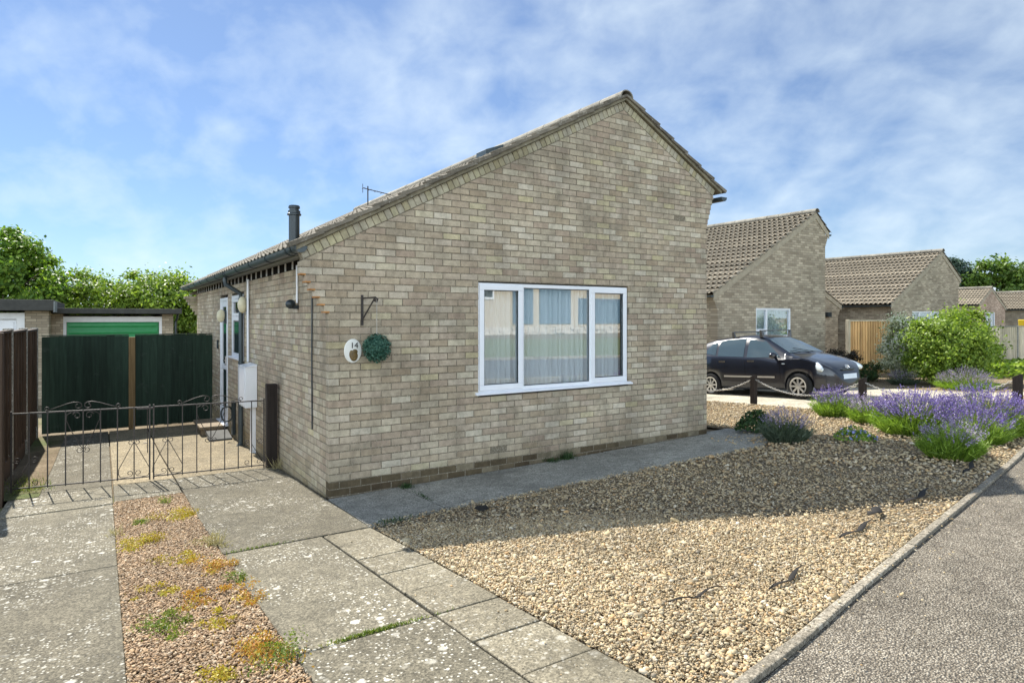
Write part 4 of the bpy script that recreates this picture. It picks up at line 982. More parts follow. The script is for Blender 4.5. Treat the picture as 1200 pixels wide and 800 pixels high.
def clump(name, x, y, r, h, n, mat, label, cat, group=None, size=.016, fl=None, nfl=0):
    z = gz(x, y); t = empty(name, label, cat, (x, y, z), group, True); a = RNG.uniform(0, 2*np.pi, n); q = np.sqrt(RNG.uniform(0, 1, n)); hh_ = h*(1-.75*q*q)*RNG.uniform(.3, 1.0, n)
    P = np.stack([q*r*np.cos(a)*(1+.25*np.sin(3*a)), q*r*np.sin(a), hh_], -1)
    if size < .01:
        nb = 7; cx_ = RNG.normal(0, r*.55, nb); cy_ = RNG.normal(0, r*.7, nb); sg_ = r*RNG.uniform(.12, .38, nb); k = RNG.integers(0, nb, n); P = np.stack([cx_[k]+RNG.normal(size=n)*sg_[k], cy_[k]+RNG.normal(size=n)*sg_[k], h*RNG.uniform(.05, .9, n)*(.5+.5*(sg_[k]/(.38*r)))], -1)
    V, F = leaves(P, P*np.array([1, 1, 0])+np.array([0, 0, .5*r])+RNG.normal(size=P.shape)*r*.6, size, .5); np_mesh('foliage', V, F, mat, t)
    if fl:
        k = RNG.integers(0, n, nfl); V, F = leaves(P[k]+np.array([0, 0, .012]), RNG.normal(size=(nfl, 3))+np.array([-.4, -1, .8]), .022, .9, .0); np_mesh('flowers', V, F, fl, t)
    return t
clump('low_shrub', 6.22, -.50, .30, .34, 1500, M_LEAF_D, 'low dark green shrub at the far end of the concrete path', 'shrub', size=.028)
clump('flowering_plant', 6.18, -1.96, .25, .17, 800, M_LAV_G, 'small low plant with pale blue flowers in the gravel', 'plant', size=.02, fl=M_BLUEF, nfl=70)
# big shrubs at the neighbour's
shrub('variegated_shrub', 'grey white variegated shrub in front of the cedar fence', 18.4, 3.27, 1.95, (.62, .62, 1.0), 17000, .042, M_LEAF_V, nclump=110, csize=.17, shell=.25)
shrub('clipped_shrub', 'large rounded bright green shrub beside the variegated one', 17.45, 1.65, 2.0, (1.12, 1.05, 1.0), 21000, .042, M_LEAF_Y, nclump=90, csize=.14)
shrub('green_shrub', 'bright green shrub peeping over the back of the large rounded shrub', 21.5, 2.9, 2.1, (.8, .8, 1.05), 4500, .06, M_LEAF_Y)
shrub('dark_shrub', 'small dark almost black bush by the cedar fence in front of the car', 16.6, 4.15, 1.05, (.5, .5, .55), 4500, .035, M_LEAF_P)
shrub('low_green_shrub', 'low green bush behind the dark bush at the foot of the cedar fence', 17.5, 3.9, .6, (.5, .4, .3), 1500, .035, M_LEAF_D)
# weeds and sedum in the gravel strip and joints
sed = [(-1.72, -.60, .15, .07, M_SEDUM, 'mound of yellow sedum at the left edge of the pink gravel strip'),
       (-1.36, .25, .15, .04, M_SEDUM, 'flat yellow green sedum patch near the far end of the strip'), (-1.25, -1.05, .10, .06, M_DRYGRASS, 'straw coloured tuft against the right edge of the strip'),
       (-1.45, -1.35, .11, .04, M_SEDUM, 'small yellow sedum patch in the middle of the strip'), (-1.26, -1.7, .13, .06, M_SEDUM_O, 'orange red sedum against the right wheel track'),
       (-1.58, -2.0, .10, .035, M_SEDUM, 'thin yellow sedum patch left of the strip centre'), (-1.48, -2.35, .10, .035, M_SEDUM_O, 'orange tinged sedum patch at the strip centre'),
       (-1.25, -2.45, .10, .05, M_SEDUM_O, 'red orange sedum just above the largest right hand clump'), (-1.70, -2.62, .13, .06, M_WEED, 'green and red weed tuft at the strip left edge'),
       (-1.40, -2.75, .08, .03, M_SEDUM, 'tiny yellow sedum tuft by the largest right hand clump'), (-1.25, -3.25, .15, .07, M_SEDUM_O, 'largest orange sedum clump on the right edge near the camera'),
       (-1.215, -3.42, .11, .08, M_WEED, 'lime green weed clump by the driveway joint on the right'), (-1.52, -3.42, .09, .03, M_SEDUM, 'yellow sedum patch closest to the camera in the strip'), (-1.62, .2, .08, .03, M_WEED, 'faint green weeds at the far left of the strip'),
       (-1.21, -2.1, .07, .07, M_WEED, 'narrow green weeds growing out of the right wheel track edge')]
for x, y, r, h, m_, lb_ in sed: clump('sedum_clump' if m_ in (M_SEDUM, M_SEDUM_O) else 'weed_tuft', x, y, r, h, int(620*(r/.12)**2), m_, lb_, 'sedum' if m_ in (M_SEDUM, M_SEDUM_O) else 'weed', 'sedum and weeds in the gravel strip', .0085)
def tuft(x, y, n, h, r, mat, label, ex=1., ey=1., ang=0):
    z = gz(x, y); B = np.stack([RNG.normal(0, r*ex, n), RNG.normal(0, r*ey, n), np.zeros(n)], -1); c, s2 = math.cos(ang), math.sin(ang); B = np.stack([B[:, 0]*c-B[:, 1]*s2, B[:, 0]*s2+B[:, 1]*c, B[:, 2]], -1)
    t = empty('weed_tuft', label, 'weed', (x, y, z), 'weeds growing in joints and edges', True); blade_mesh('blades', B, RNG.normal(size=(n, 3))*.55+np.array([0, 0, 1]), h*RNG.uniform(.4, 1.1, n), .0022, mat, t, .5)
tuft(-.80, -3.41, 520, .028, .12, M_WEED, 'bright grass growing in the driveway joint beside the pavers', 1.0, .06)
tuft(-.98, -1.40, 130, .03, .14, M_WEED, 'thin weeds in the driveway joint nearest the house', 1., .06)
tuft(-.04, 2.02, 60, .26, .03, M_DRYGRASS, 'dry straw tuft at the foot of the black gate post')
tuft(-2.62, 2.62, 260, .13, .10, M_WEED, 'green weeds in the soil bed behind the left gate leaf'); tuft(-2.75, 3.2, 160, .10, .10, M_WEED, 'sparse weeds in the soil bed further along the brown fence')
tuft(.80, -.12, 160, .07, .035, M_LEAF_D, 'dark weeds at the wall foot where the path slabs meet'); tuft(.72, -.75, 120, .03, .03, M_LEAF_D, 'moss line in the joint between path slabs', .3, 5)
tuft(3.0, -.06, 240, .16, .05, M_LEAF_D, 'green weed against the plinth below the window'); tuft(2.75, -.08, 140, .08, .05, M_LEAF_D, 'low green weeds left of the taller weed below the window')
tuft(.12, -1.38, 160, .05, .09, M_LEAF_D, 'dark grass at the near corner of the shaded path', 1, .4); tuft(-1.83, -.1, 45, .10, .04, M_DRYGRASS, 'dry grass at the left edge of the strip by the yellow mound'); tuft(-1.40, .9, 50, .12, .03, M_WEED, 'upright weed near the far end of the gravel strip')
tuft(-1.19, -1.1, 60, .16, .03, M_DRYGRASS, 'tall dry tuft at the right edge of the strip')
# torn membrane scraps and twigs along the pavement edging
def scrap(x, y, ln_, w, ang, label, curl=.022):
    mb = MB(); n = 9; z = gz(x, y)+.016
    for i in range(n+1):
        u = i/n; a = ang+.35*math.sin(u*5); px_ = x+ln_*(u-.5)*math.cos(ang)+.02*math.sin(u*9); py_ = y+ln_*(u-.5)*math.sin(ang)+.02*math.cos(u*7); ww = w*(.35+.65*math.sin(math.pi*u)**.6)*(1+.4*math.sin(u*13))
        h = curl*abs(math.sin(u*6.5))*.4
        for sd_ in (-1, 0, 1): mb.v.append((px_-math.sin(ang)*ww*.5*sd_, py_+math.cos(ang)*ww*.5*sd_, z+h+(curl*.22 if sd_ else 0)*(1+.5*math.sin(u*11+sd_))))
    for i in range(n):
        for j in range(2): q = i*3+j; mb.f.append((q, q+3, q+4, q+1))
    o = mb.build('membrane_scrap', M_MEMB, smooth=True); sm = o.modifiers.new('s', 'SOLIDIFY'); sm.thickness = .003
    tag(o, label, 'weed membrane', 'torn membrane along the pavement edging')
scrap(1.28, -4.27, .46, .022, R_(12), 'curled dark membrane scrap nearest the camera beside the edging')
scrap(2.45, -4.02, .55, .03, R_(8), 'dark torn membrane strip in the middle of the gravel edge'); scrap(2.98, -3.86, .26, .06, R_(15), 'wide crumpled dark membrane flap in the gravel')
scrap(3.70, -3.84, .62, .035, R_(9), 'dark membrane strip just past the crumpled flap'); scrap(5.2, -3.62, .7, .035, R_(15), 'dark membrane edge at the far end by the lavender'); scrap(.70, -4.12, .36, .013, R_(-2), 'thin dark scrap lying on open gravel left of the others')
scrap(.85, -1.62, .16, .09, R_(60), 'small black lump on shaded gravel near the path')

# ------------------------------------------------------------------ chain posts
PX = 9.47; PS = [4.2, 1.95, -.30, -2.58]; plabels = ['dark chain post hidden behind the bungalow corner', 'dark slanted top chain post in front of the black car doors', 'dark chain post standing in the lavender by the car number plate', 'dark slanted top chain post at the right end behind the violet lavender']
for y, lb_ in list(zip(PS, plabels))[1:]:
    mb = MB(); z = gz(PX, y); mb.box(PX-.055, PX+.055, y-.05, y+.05, z-.1, z+.64); mb.v = [(a, b, c-(.05 if (c > z+.6 and b > y) else 0)) for a, b, c in mb.v]
    tag(mb.build('chain_post', M_DARKWOOD, bevel=.006), lb_, 'post', 'posts carrying the chain fence')
def chain_run(y0, y1, label):
    za, zb_ = gz(PX, y0)+.56, gz(PX, y1)+.56; mb = MB(); n = int(abs(y1-y0)*1.05/.042); sag = .30
    for i in range(n):
        u = (i+.5)/n; y = y0+(y1-y0)*u; z = za+(zb_-za)*u-sag*4*u*(1-u); du = 1e-3; dz_ = (zb_-za)-sag*4*(1-2*u); d = Vector((0, (y1-y0), dz_)).normalized()
        s2 = Vector((1, 0, 0)) if i % 2 else d.cross(Vector((1, 0, 0))).normalized(); P = []
        for k in range(11): a = 2*math.pi*k/10; P.append(Vector((PX, y, z))+d*.030*math.cos(a)+s2*.015*math.sin(a))
        mb.tube(P, .0055, 5, cap=False)
    tag(mb.build('chain', M_CHAIN, smooth=True), label, 'chain', 'chains between the posts')
chain_run(PS[0], PS[1], 'pale chain sagging from the first post back behind the bungalow'); chain_run(PS[1], PS[2], 'pale chain sagging between the two posts in front of the black car'); chain_run(PS[2], PS[3], 'pale chain running through the big lavender to the right end post')
print('plants done')

# ------------------------------------------------------------------ car
def make_car():
    t = empty('parked_car', 'small black five door hatchback with roof bars parked facing the road', 'car', (12.14, 3.335, -.105), None, True, (0, R_(-4.2), R_(-90)))
    ZT = [(-1.80, .80), (-1.77, .98), (-1.70, 1.12), (-1.58, 1.33), (-1.46, 1.42), (-1.2, 1.475), (-.7, 1.515), (-.2, 1.53), (.1, 1.505), (.32, 1.44), (1.02, 1.03), (1.2, .985), (1.5, .90), (1.75, .80), (1.88, .70), (1.95, .60), (1.975, .50)]
    ZW = [(-1.80, .62), (-1.74, .72), (-1.6, .785), (-1.2, .835), (0, .845), (.9, .84), (1.3, .82), (1.6, .76), (1.8, .66), (1.92, .52), (1.975, .38)]
    def f(x, T): return float(np.interp(x, [a for a, _ in T], [b for _, b in T]))
    AX = (-1.23, 1.23); AZ = .29; AR = .335
    def sec(x):
        zt = f(x, ZT); w = f(x, ZW); zb = .19 if -1.7 < x < 1.75 else .19+.10*min(1, max((abs(x)-1.7)/.25, 0))
        for ax in AX:
            if abs(x-ax) < AR: zb = max(zb, AZ+math.sqrt(AR*AR-(x-ax)**2))
        gh = x < 1.02                                     # greenhouse
        zbelt = min(.94-.055*(x-.0)*1. if x < .9 else .90, zt-.05); zbelt = min(zbelt, zt-.05)
        k = min(1, max(0, (zt-zbelt)/.52)); wr = w-.05-(.20*k); wb = w-.02
        z3 = max(.50, zb+.04); z4 = max(.70, zb+.07); z4 = min(z4, zbelt-.02); z3 = min(z3, z4-.01); z2 = min(max(zb+.025, .26), z3-.005)
        return [(0, zb), (w-.09, zb), (w-.02, z2 if zb < .25 else zb+.005), (w, z3), (w+.002, z4), (wb, zbelt), (wb-.012, zbelt+.02*k), ((wb+wr)/2+.012*k, (zbelt+zt)/2), (wr+.02*k, zt-.075*k-.02), (wr-.06, zt-.03*k-.008), (wr*.6, zt-.006*k-.002), (0, zt)]
    xs = sorted(set([round(v, 3) for v in np.linspace(-1.80, 1.975, 64)]+[round(ax+AR*math.cos(a), 3) for ax in AX for a in np.linspace(0, math.pi, 15)]+[ax+sg*(AR+.002) for ax in AX for sg in (-1, 1)]))
    mb = MB(); S_ = [sec(x) for x in xs]; m = len(S_[0]); ring = 2*m-2
    for x, s_ in zip(xs, S_):
        for j in range(m): mb.v.append((x, -s_[j][0], s_[j][1]))
        for j in range(m-2, 0, -1): mb.v.append((x, s_[j][0], s_[j][1]))
    for i in range(len(xs)-1):
        for j in range(ring): k2 = (j+1) % ring; mb.f.append((i*ring+j, i*ring+k2, (i+1)*ring+k2, (i+1)*ring+j))
    mb.f.append(tuple(range(ring))); mb.f.append(tuple((len(xs)-1)*ring+j for j in range(ring)))
    body = mb.build('body', M_CAR, t, smooth='auto')
    def ysurf(x, z):
        s_ = sec(x)
        for (w0, z0), (w1, z1) in zip(s_[1:], s_[2:]):
            if z0 <= z <= z1: return w0+(w1-w0)*(z-z0)/max(z1-z0, 1e-6)
        return s_[-3][0]
    def side_patch(name, poly, mat, sg, parent, off=.005, n=10):
        mb = MB(); xs_ = np.linspace(min(p[0] for p in poly), max(p[0] for p in poly), n+1)
        def zr(x):
            zs = []
            for i in range(len(poly)):
                (xa, za), (xb, zb) = poly[i], poly[(i+1) % len(poly)]
                if min(xa, xb)-1e-9 <= x <= max(xa, xb)+1e-9:
                    if abs(xa-xb) < 1e-9: zs += [za, zb]
                    else: zs.append(za+(zb-za)*(x-xa)/(xb-xa))
            return min(zs), max(zs)
        q = 7
        for x in xs_:
            a, b = zr(x)
            for j in range(q): z = a+(b-a)*j/(q-1); mb.v.append((x, sg*(ysurf(x, z)+off), z))
        for i in range(n):
            for j in range(q-1): k_ = i*q+j; mb.f.append((k_, k_+1, k_+q+1, k_+q))
        o = mb.build(name, mat, parent, smooth=True); return o
    for sg in (-1, 1):
        side_patch('side_window', [(-.10, .965), (.80, .955), (.70, 1.05), (.30, 1.375), (.10, 1.42), (-.10, 1.44)], M_CARGLASS, sg, t)
        side_patch('side_window', [(-.98, 1.02), (-.20, .98), (-.20, 1.435), (-.75, 1.42), (-.98, 1.39)], M_CARGLASS, sg, t)
        side_patch('side_window', [(-1.42, 1.10), (-1.05, 1.04), (-1.05, 1.375), (-1.22, 1.33)], M_CARGLASS, sg, t)
        side_patch('door_moulding', [(-.78, .495), (.66, .475), (.66, .515), (-.78, .535)], M_ALLOY, sg, t, .012)
        for x_ in (-.92, -.07):
            side_patch('door_handle', [(x_, .86), (x_+.19, .855), (x_+.19, .895), (x_, .90)], M_CHROME, sg, t, .025, 4)
        # fine door gaps
        for x_, z0_, z1_ in ((-.15, .22, .96), (.80, .45, .95)): side_patch('door_gap', [(x_-.004, z0_), (x_+.004, z0_), (x_+.004, z1_), (x_-.004, z1_)], M_VOID, sg, t, .002, 2)
        mi = MB(); mi.ell((.70, sg*.93, 1.0), (.09, .10, .075)); mi.tube([(.66, sg*.80, .96), (.68, sg*.9, .98)], .03, 6); mi.build('wing_mirror', M_CAR, t, smooth=True)
        hl = MB(); hl.ell((1.575, sg*.645, .735), (.32, .06, .105), 16, 10, Matrix.Rotation(R_(-sg*-32), 4, 'Z') @ Matrix.Rotation(R_(16), 4, 'Y')); hd = hl.build('headlight', M_LENS, t, smooth=True)
        hb_ = MB(); hb_.ell((1.645, sg*.655, .70), (.06, .06, .06)); hb_.build('reflector', M_CHROME, hd, smooth=True)
        tl = MB(); tl.ell((-1.66, sg*.66, .95), (.09, .09, .16)); tl.build('tail_light', plain('red_lens', (.35, .01, .01), .2, .6), t, smooth=True)
        rp_ = MB(); rp_.box(.86, .93, sg*.842-.008, sg*.842+.008, .79, .815); rp_.build('side_repeater', M_LENS, t, bevel=.004)
    # windscreen
    ws = MB(); n1_, n2_ = 8, 10
    for i in range(n1_+1):
        x = .98+(.345-.98)*i/n1_; s_ = sec(x); wr = s_[-3][0]
        for j in range(n2_+1):
            y = -wr+2*wr*j/n2_; az_ = abs(y); z = np.interp(az_, [0, s_[-2][0], s_[-3][0]], [s_[-1][1], s_[-2][1], s_[-3][1]]); ws.v.append((x+.004, y, float(z)+.006))
    for i in range(n1_):
        for j in range(n2_): q = i*(n2_+1)+j; ws.f.append((q, q+1, q+n2_+2, q+n2_+1))
    ws.build('windscreen', M_CARGLASS, t, smooth=True)
    wi = MB(); wi.tube([(1.02, .25, 1.055), (.85, -.35, 1.16)], .008, 5); wi.tube([(1.03, -.3, 1.055), (.93, -.6, 1.10)], .008, 5); wi.build('wiper', M_BLACKP, t)
    gr_ = MB(); gr_.box(1.86, 1.965, -.42, .42, .25, .40); gr_.box(1.90, 1.955, -.25, .25, .615, .66); gr_.build('grille', M_BLACKP, t, bevel=.015)
    pl_ = MB(); pl_.box(1.965, 1.985, -.26, .26, .43, .54); pl_.build('number_plate', M_PLATE, t, bevel=.003)
    bd = MB()
    for rx, rz in ((.06, .042), (.024, .040)): bd.tube([(1.915-.02*math.sin(a), rx*math.cos(a), .70+rz*math.sin(a)) for a in np.linspace(0, 2*math.pi, 25)], .006, 5)
    bd.tube([(1.925-.02*math.sin(a), .042*math.cos(a), .722+.016*math.sin(a)) for a in np.linspace(0, 2*math.pi, 21)], .005, 5); bd.build('badge', M_CHROME, t, smooth=True)
    for x_ in (.18, -.62):
        rb = MB(); rb.box(x_-.02, x_+.02, -.58, .58, 1.595, 1.62)
        for sg in (-1, 1): rb.prism([(x_-.05, sg*.53, 1.44), (x_+.05, sg*.53, 1.44), (x_+.025, sg*.56, 1.62), (x_-.025, sg*.56, 1.62)], (0, sg*.05, 0))
        rb.build('roof_bar', M_BLACKP if 0 else plain('bar_metal', (.12, .12, .12), .4, .5, .4), t, bevel=.006)
    for ax in AX:
        for sg in (-1, 1):
            MX = Matrix.Rotation(R_(90), 4, 'X'); w = MB(); yo = sg*.765
            w.lathe([(.19, -.075), (.245, -.085), (.28, -.07), (.29, -.03), (.29, .03), (.28, .07), (.245, .085), (.19, .075)], (ax, yo, AZ), 32, MX); wh = w.build('wheel', M_TYRE, t, smooth='auto')
            r_ = MB(); of = yo+sg*.062
            for rr0, rr1 in ((.175, .205),): r_.lathe([(rr0, -.015), (rr1, -.02), (rr1, .02), (rr0, .015), (rr0, -.015)], (ax, of, AZ), 32, MX)
            r_.lathe([(.001, -.018), (.045, -.016), (.05, .0), (.045, .016), (.001, .018)], (ax, of, AZ), 16, MX)
            for k in range(8):
                a = 2*math.pi*k/8; Mr = Matrix.Translation((ax, of, AZ)) @ Matrix.Rotation(a, 4, 'Y'); r_.box(.035, .185, -.012, .012, -.021, .021, Mr)
            r_.build('rim', M_ALLOY, wh, smooth='auto')
            bk_ = MB(); bk_.lathe([(.001, 0), (.19, 0)], (ax, yo+sg*.02, AZ), 24, MX); bk_.build('brake_disc', M_VOID, wh)
    return t
make_car()

# ------------------------------------------------------------------ neighbouring houses
def simple_house(label, name, t0, t1, ta, s0, s1, zb, zL, zA, zR, oh=.2, frontm=None, wins=(), corbel=True, tile=M_TILE_FAR, ridge_ext=0):
    """gabled house: front gable at s0, left wall t0, right wall t1, apex ta"""
    h = empty(name, label, 'house', ((t0+t1)/2, (s0+s1)/2, zb)); fm = frontm or FB_X
    tl, tr = t0-oh, t1+oh; SLl = (zA-zL)/(ta-tl); SRr = (zA-zR)/(tr-ta)
    tz = lambda t: zA-(SLl*(ta-t) if t < ta else SRr*(t-ta))
    def poly(zlo, holes): return None
    # front gable as vertical strips split around the windows
    xs = sorted(set([t0, t1, ta]+[w[0] for w in wins]+[w[1] for w in wins])); w_ = MB()
    for a, b in zip(xs[:-1], xs[1:]):
        hole = [w for w in wins if w[0] <= a and w[1] >= b]
        zA_, zB_ = tz(a)-.03, tz(b)-.03
        if hole:
            c, e = hole[0][2], hole[0][3]; w_.prism([(a, s0, zb), (b, s0, zb), (b, s0, c), (a, s0, c)], (0, .25, 0)); w_.prism([(a, s0, e), (b, s0, e), (b, s0, zB_), (a, s0, zA_)], (0, .25, 0))
        else: w_.prism([(a, s0, zb), (b, s0, zb), (b, s0, zB_), (a, s0, zA_)], (0, .25, 0))
    if corbel:
        for sgn, tt in ((-1, t0), (1, t1)):
            zt_ = tz(tt+sgn*.2)-.05
            for i in range(5): e = oh*.9*(5-i)/5; w_.box(min(tt, tt+sgn*e), max(tt, tt+sgn*e), s0, s0+.2, zt_-.075*(i+1), zt_-.075*i-.003 if i else zt_-.002)
    w_.build('front_wall', fm, h)
    v_ = MB()
    for ea, eb in ((tl, ta), (tr, ta)): v_.prism([(ea, s0-.004, tz(ea)-.18), (eb, s0-.004, zA-.18), (eb, s0-.004, zA+.02), (ea, s0-.004, tz(ea)+.02)], (0, -.02, 0))
    v_.build('verge', plain('verge_buff', (.36, .31, .23), .9, var=.2, nscale=6), h)
    sd_ = MB(); sd_.box(t0, t0+.2, s0+.25, s1, zb, tz(t0)-.1); sd_.box(t1-.2, t1, s0+.25, s1, zb, tz(t1)-.1); sd_.prism([(t0+.2, s1-.2, zb), (t1-.2, s1-.2, zb), (t1-.2, s1-.2, tz(t1-.2)-.05), (ta, s1-.2, zA-.05), (t0+.2, s1-.2, tz(t0+.2)-.05)], (0, .19, 0)); sd_.build('side_wall', FB_Y, h)
    r_ = MB(); tile_roof(r_, (tl-.05, tz(tl-.05)+.03), (ta, zA+.03), s0-.06, s1+.06, .31, .19, .044, .044, .016, 6, .3); tile_roof(r_, (tr+.05, tz(tr+.05)+.03), (ta, zA+.03), s0-.06, s1+.06, .31, .19, .044, .044, .016, 6, .3)
    rr = r_.build('roof', tile, h); q = MB(); ridge_tiles(q, ta, zA+.05, s0-.07, s1+.05); q.build('ridge_tiles', M_RIDGE, rr)
    u = MB(); u.prism([(tl, s0+.02, tz(tl)-.0), (ta, s0+.02, zA), (tr, s0+.02, tz(tr)), (ta, s0+.02, zA-.06)], (0, s1-s0-.04, 0)); u.build('roof_underlay', M_VOID, rr)
    global gx, gzc
    gt = MB()
    for xx, zz_ in ((tl-.06, tz(tl)-.03), (tr+.06, tz(tr)-.03)):
        gx, gzc = xx, zz_; half(gt, s0-.03, s1, gr, gr-.005); gt.poly([(gx+gr*math.cos(math.pi+math.pi*k/n), s0-.029, gzc+gr*math.sin(math.pi+math.pi*k/n)) for k in range(n+1)])
    gt.build('gutter', M_GUTTER, h, smooth='auto')
    for w in wins:
        a, b, c, e = w[:4]; f_ = MB(); mull = w[4] if len(w) > 4 else []
        for q0, q1, r0, r1 in [(a, b, e-.06, e), (a, b, c, c+.06), (a, a+.06, c+.06, e-.06), (b-.06, b, c+.06, e-.06)]+[(x-.035, x+.035, c+.06, e-.06) for x in mull]: f_.box(q0, q1, s0+.02, s0+.09, r0, r1)
        if len(w) > 5:
            for (xa, xb, zz_) in w[5]: f_.box(xa, xb, s0+.015, s0+.085, zz_-.035, zz_+.035)
        fw = f_.build('window', M_PVC, h, bevel=.004)
        g_ = MB(); g_.box(a+.05, b-.05, s0+.06, s0+.07, c+.05, e-.05); g_.build('pane', M_GLASS, fw)
        cu_ = MB(); nn = 60
        for i in range(nn+1): x = a+.05+(b-a-.1)*i/nn; yy = s0+.16+.02*math.sin(i*.9); cu_.v += [(x, yy, c+.04), (x, yy, e-.04)]
        for i in range(nn): cu_.f.append((2*i, 2*i+2, 2*i+3, 2*i+1))
        cu_.build('curtain', M_CURTAIN, fw, smooth=True)
        s_ = MB(); s_.box(a-.05, b+.05, s0-.05, s0+.019, c-.04, c-.003); s_.build('sill', M_PVC, fw)
        bx = MB(); bx.box(a-.05, b+.05, s0+.3, s0+.32, c-.1, e+.1); bx.build('room_shade', M_ROOM, fw)
    return h
h2 = simple_house('buff brick house behind the black car with tall gable and steep tiled roof', 'brick_house', 12.77, 18.13, 17.58, 5.55, 17, -.4, 2.49, 5.22, 4.62, .2, wins=[(14.5, 16.25, .75, 2.12, [15.05], [(14.5, 15.05, 1.45), (15.05, 16.25, 1.25)])])
simple_house('low buff brick house set back between the tall gabled house and the long roofed one', 'brick_house', 18.4, 24.2, 20.6, 8.6, 16, -.4, 3.0, 4.05, 2.33, .25, wins=[(22.32, 22.75, .55, 2.0, [])])
simple_house('buff brick house with long tiled roof behind the shrubs', 'brick_house', 25.05, 30.85, 29.25, 6.78, 20, -.4, 2.36, 4.72, 3.58, .2, wins=[(26.6, 29.0, .8, 2.1, [27.3, 28.3])])
simple_house('small pinkish brick house gable with white window beyond the right fence', 'brick_house', 49.1, 53.3, 51.0, 12.8, 30, -.5, 2.72, 3.9, 2.5, .15, FB_PINK, wins=[(50.0, 51.6, .3, 2.2, [50.45, 51.2])], corbel=False)
simple_house('buff house with grey tiled roof at the far right edge', 'brick_house', 56.2, 66.0, 59.2, 11.0, 30, -.5, 2.45, 3.8, 2.4, .2, FB_PINK, corbel=False)
simple_house('distant house whose roof ridge shows behind the pinkish gable', 'brick_house', 71, 86, 78, 24, 45, -.5, 2.3, 5.0, 2.3, .2, FB_PINK, corbel=False)
fl2 = MB(); fl2.lathe([(.16, 3.0), (.16, 4.75), (.2, 4.76), (.2, 4.9), (.001, 4.95)], (75.5, 21.5, 0), 10); tag(fl2.build('flue', M_PVC), 'pale chimney flue above the far grey roofs at the right', 'flue')
# wall lamp on the set-back house
lm = MB(); lm.box(23.25, 23.5, 8.45, 8.595, 1.85, 2.05); tag(lm.build('wall_lamp', M_BLACKP, bevel=.02), 'small dark wall lamp beside the narrow window of the set back house', 'wall lamp')
# fences at the neighbour's
def board_fence(label, t0, t1, s, zb, zt, mat, postm, bw=.15, gap=.05, bays=1):
    f_ = empty('board_fence', label, 'fence', ((t0+t1)/2, s, zb)); L_ = (t1-t0)/bays
    for i in range(bays):
        a = t0+i*L_; b_ = MB(); x = a+.12
        while x < a+L_-.05: b_.box(x, x+bw*.6, s-.03, s-.005, zb, zt-.04); x += bw
        b_.box(a+.1, a+L_, s-.004, s+.02, zb, zt-.05); b_.build('boards', mat, f_)
        c_ = MB(); c_.box(a+.1, a+L_, s-.06, s+.05, zt-.035, zt); c_.build('capping', postm, f_)
        p_ = MB(); p_.box(a, a+.1, s-.07, s+.05, zb-.3, zt+.02); p_.build('fence_post', postm, f_, bevel=.008)
board_fence('orange brown close boarded cedar fence left of the variegated shrub', 19.35, 23.6, 5.5, -.2, 1.74, M_FENCEWOOD, M_PALEWOOD, .17)
board_fence('pale weathered board fence with concrete posts behind the green shrub', 28.2, 41.0, 4.8, -.3, 1.47, M_PALEWOOD, M_CONPOST, .2, bays=4)
yb = MB(); yb.prism([(37.6, 6.0, .3), (39.5, 6.0, .3), (39.8, 6.0, 1.72), (37.3, 6.0, 1.72)], (0, .7, 0)); tag(yb.build('yellow_skip', M_YELLOW, bevel=.03), 'yellow skip showing above the pale fence at the right edge', 'skip')
# ground cover by the pale fence
Pn = 5200; Pg = np.stack([RNG.uniform(19.5, 30, Pn), RNG.uniform(-.5, 4.2, Pn)], -1); Pg = Pg[(Pg[:, 0] > 20.5-Pg[:, 1]*.2)]; Pzz = zg(Pg[:, 0], Pg[:, 1])+RNG.uniform(0, .28, len(Pg)); V, F = leaves(np.column_stack([Pg, Pzz]), RNG.normal(size=(len(Pg), 3))+np.array([0, 0, 1.2]), .09, .6)
tag(np_mesh('ground_cover', V, F, M_LEAF_Y), 'low bright green ground cover in front of the pale fence', 'ground cover', kind='stuff')
shrub('yellow_green_shrub', 'wispy yellow green shrub against the pale fence', 25.8, 3.9, 1.2, (.8, .5, .62), 1500, .06, M_LEAF_Y)

# ------------------------------------------------------------------ garages and trees on the left
g1 = empty('garage', 'flat roofed brick garage with a green up and over door', 'garage', (-1.5, 17.5, -.42))
w_ = MB(); w_.box(-3.12, -2.86, 15.4, 20.2, -.6, 1.93); w_.box(-.42, -.12, 15.4, 20.2, -.6, 1.93); w_.box(-2.86, -.42, 20.0, 20.2, -.6, 1.93); w_.build('wall', FB_X, g1)
d_ = MB(); d_.box(-2.78, -.50, 15.50, 15.53, -.5, 1.70)
for i in range(11): z = -.42+i*.195; d_.prism([(-2.74, 15.485, z+.012), (-2.74, 15.468, z+.06), (-2.74, 15.468, z+.11), (-2.74, 15.485, z+.16), (-2.74, 15.499, z+.16), (-2.74, 15.499, z+.012)], (2.2, 0, 0))
d_.build('garage_door', M_GREENDOOR, g1, bevel=.004); f_ = MB(); f_.box(-2.858, -.422, 15.42, 15.49, 1.70, 1.86); f_.box(-2.858, -2.785, 15.42, 15.49, -.5, 1.70); f_.box(-.495, -.422, 15.42, 15.49, -.5, 1.70); f_.build('door_frame', M_WHITE, g1)
r_ = MB(); r_.box(-3.3, .08, 15.05, 20.4, 1.94, 2.09); r_.build('flat_roof', M_FELT, g1, bevel=.01); p_ = MB(); p_.tube([(-.02, 15.15, 1.93), (-.02, 15.25, 1.82), (-.06, 15.35, 1.7), (-.06, 15.35, -.4)], .035, 8); p_.build('downpipe', M_BLACKP, g1)
f_ = MB(); f_.box(-.50, .0, 15.3, 15.42, 1.5, 1.56); 
g2_ = empty('garage', 'taller flat roofed brick garage with a white door at the left edge', 'garage', (-5.2, 16.5, -.42))
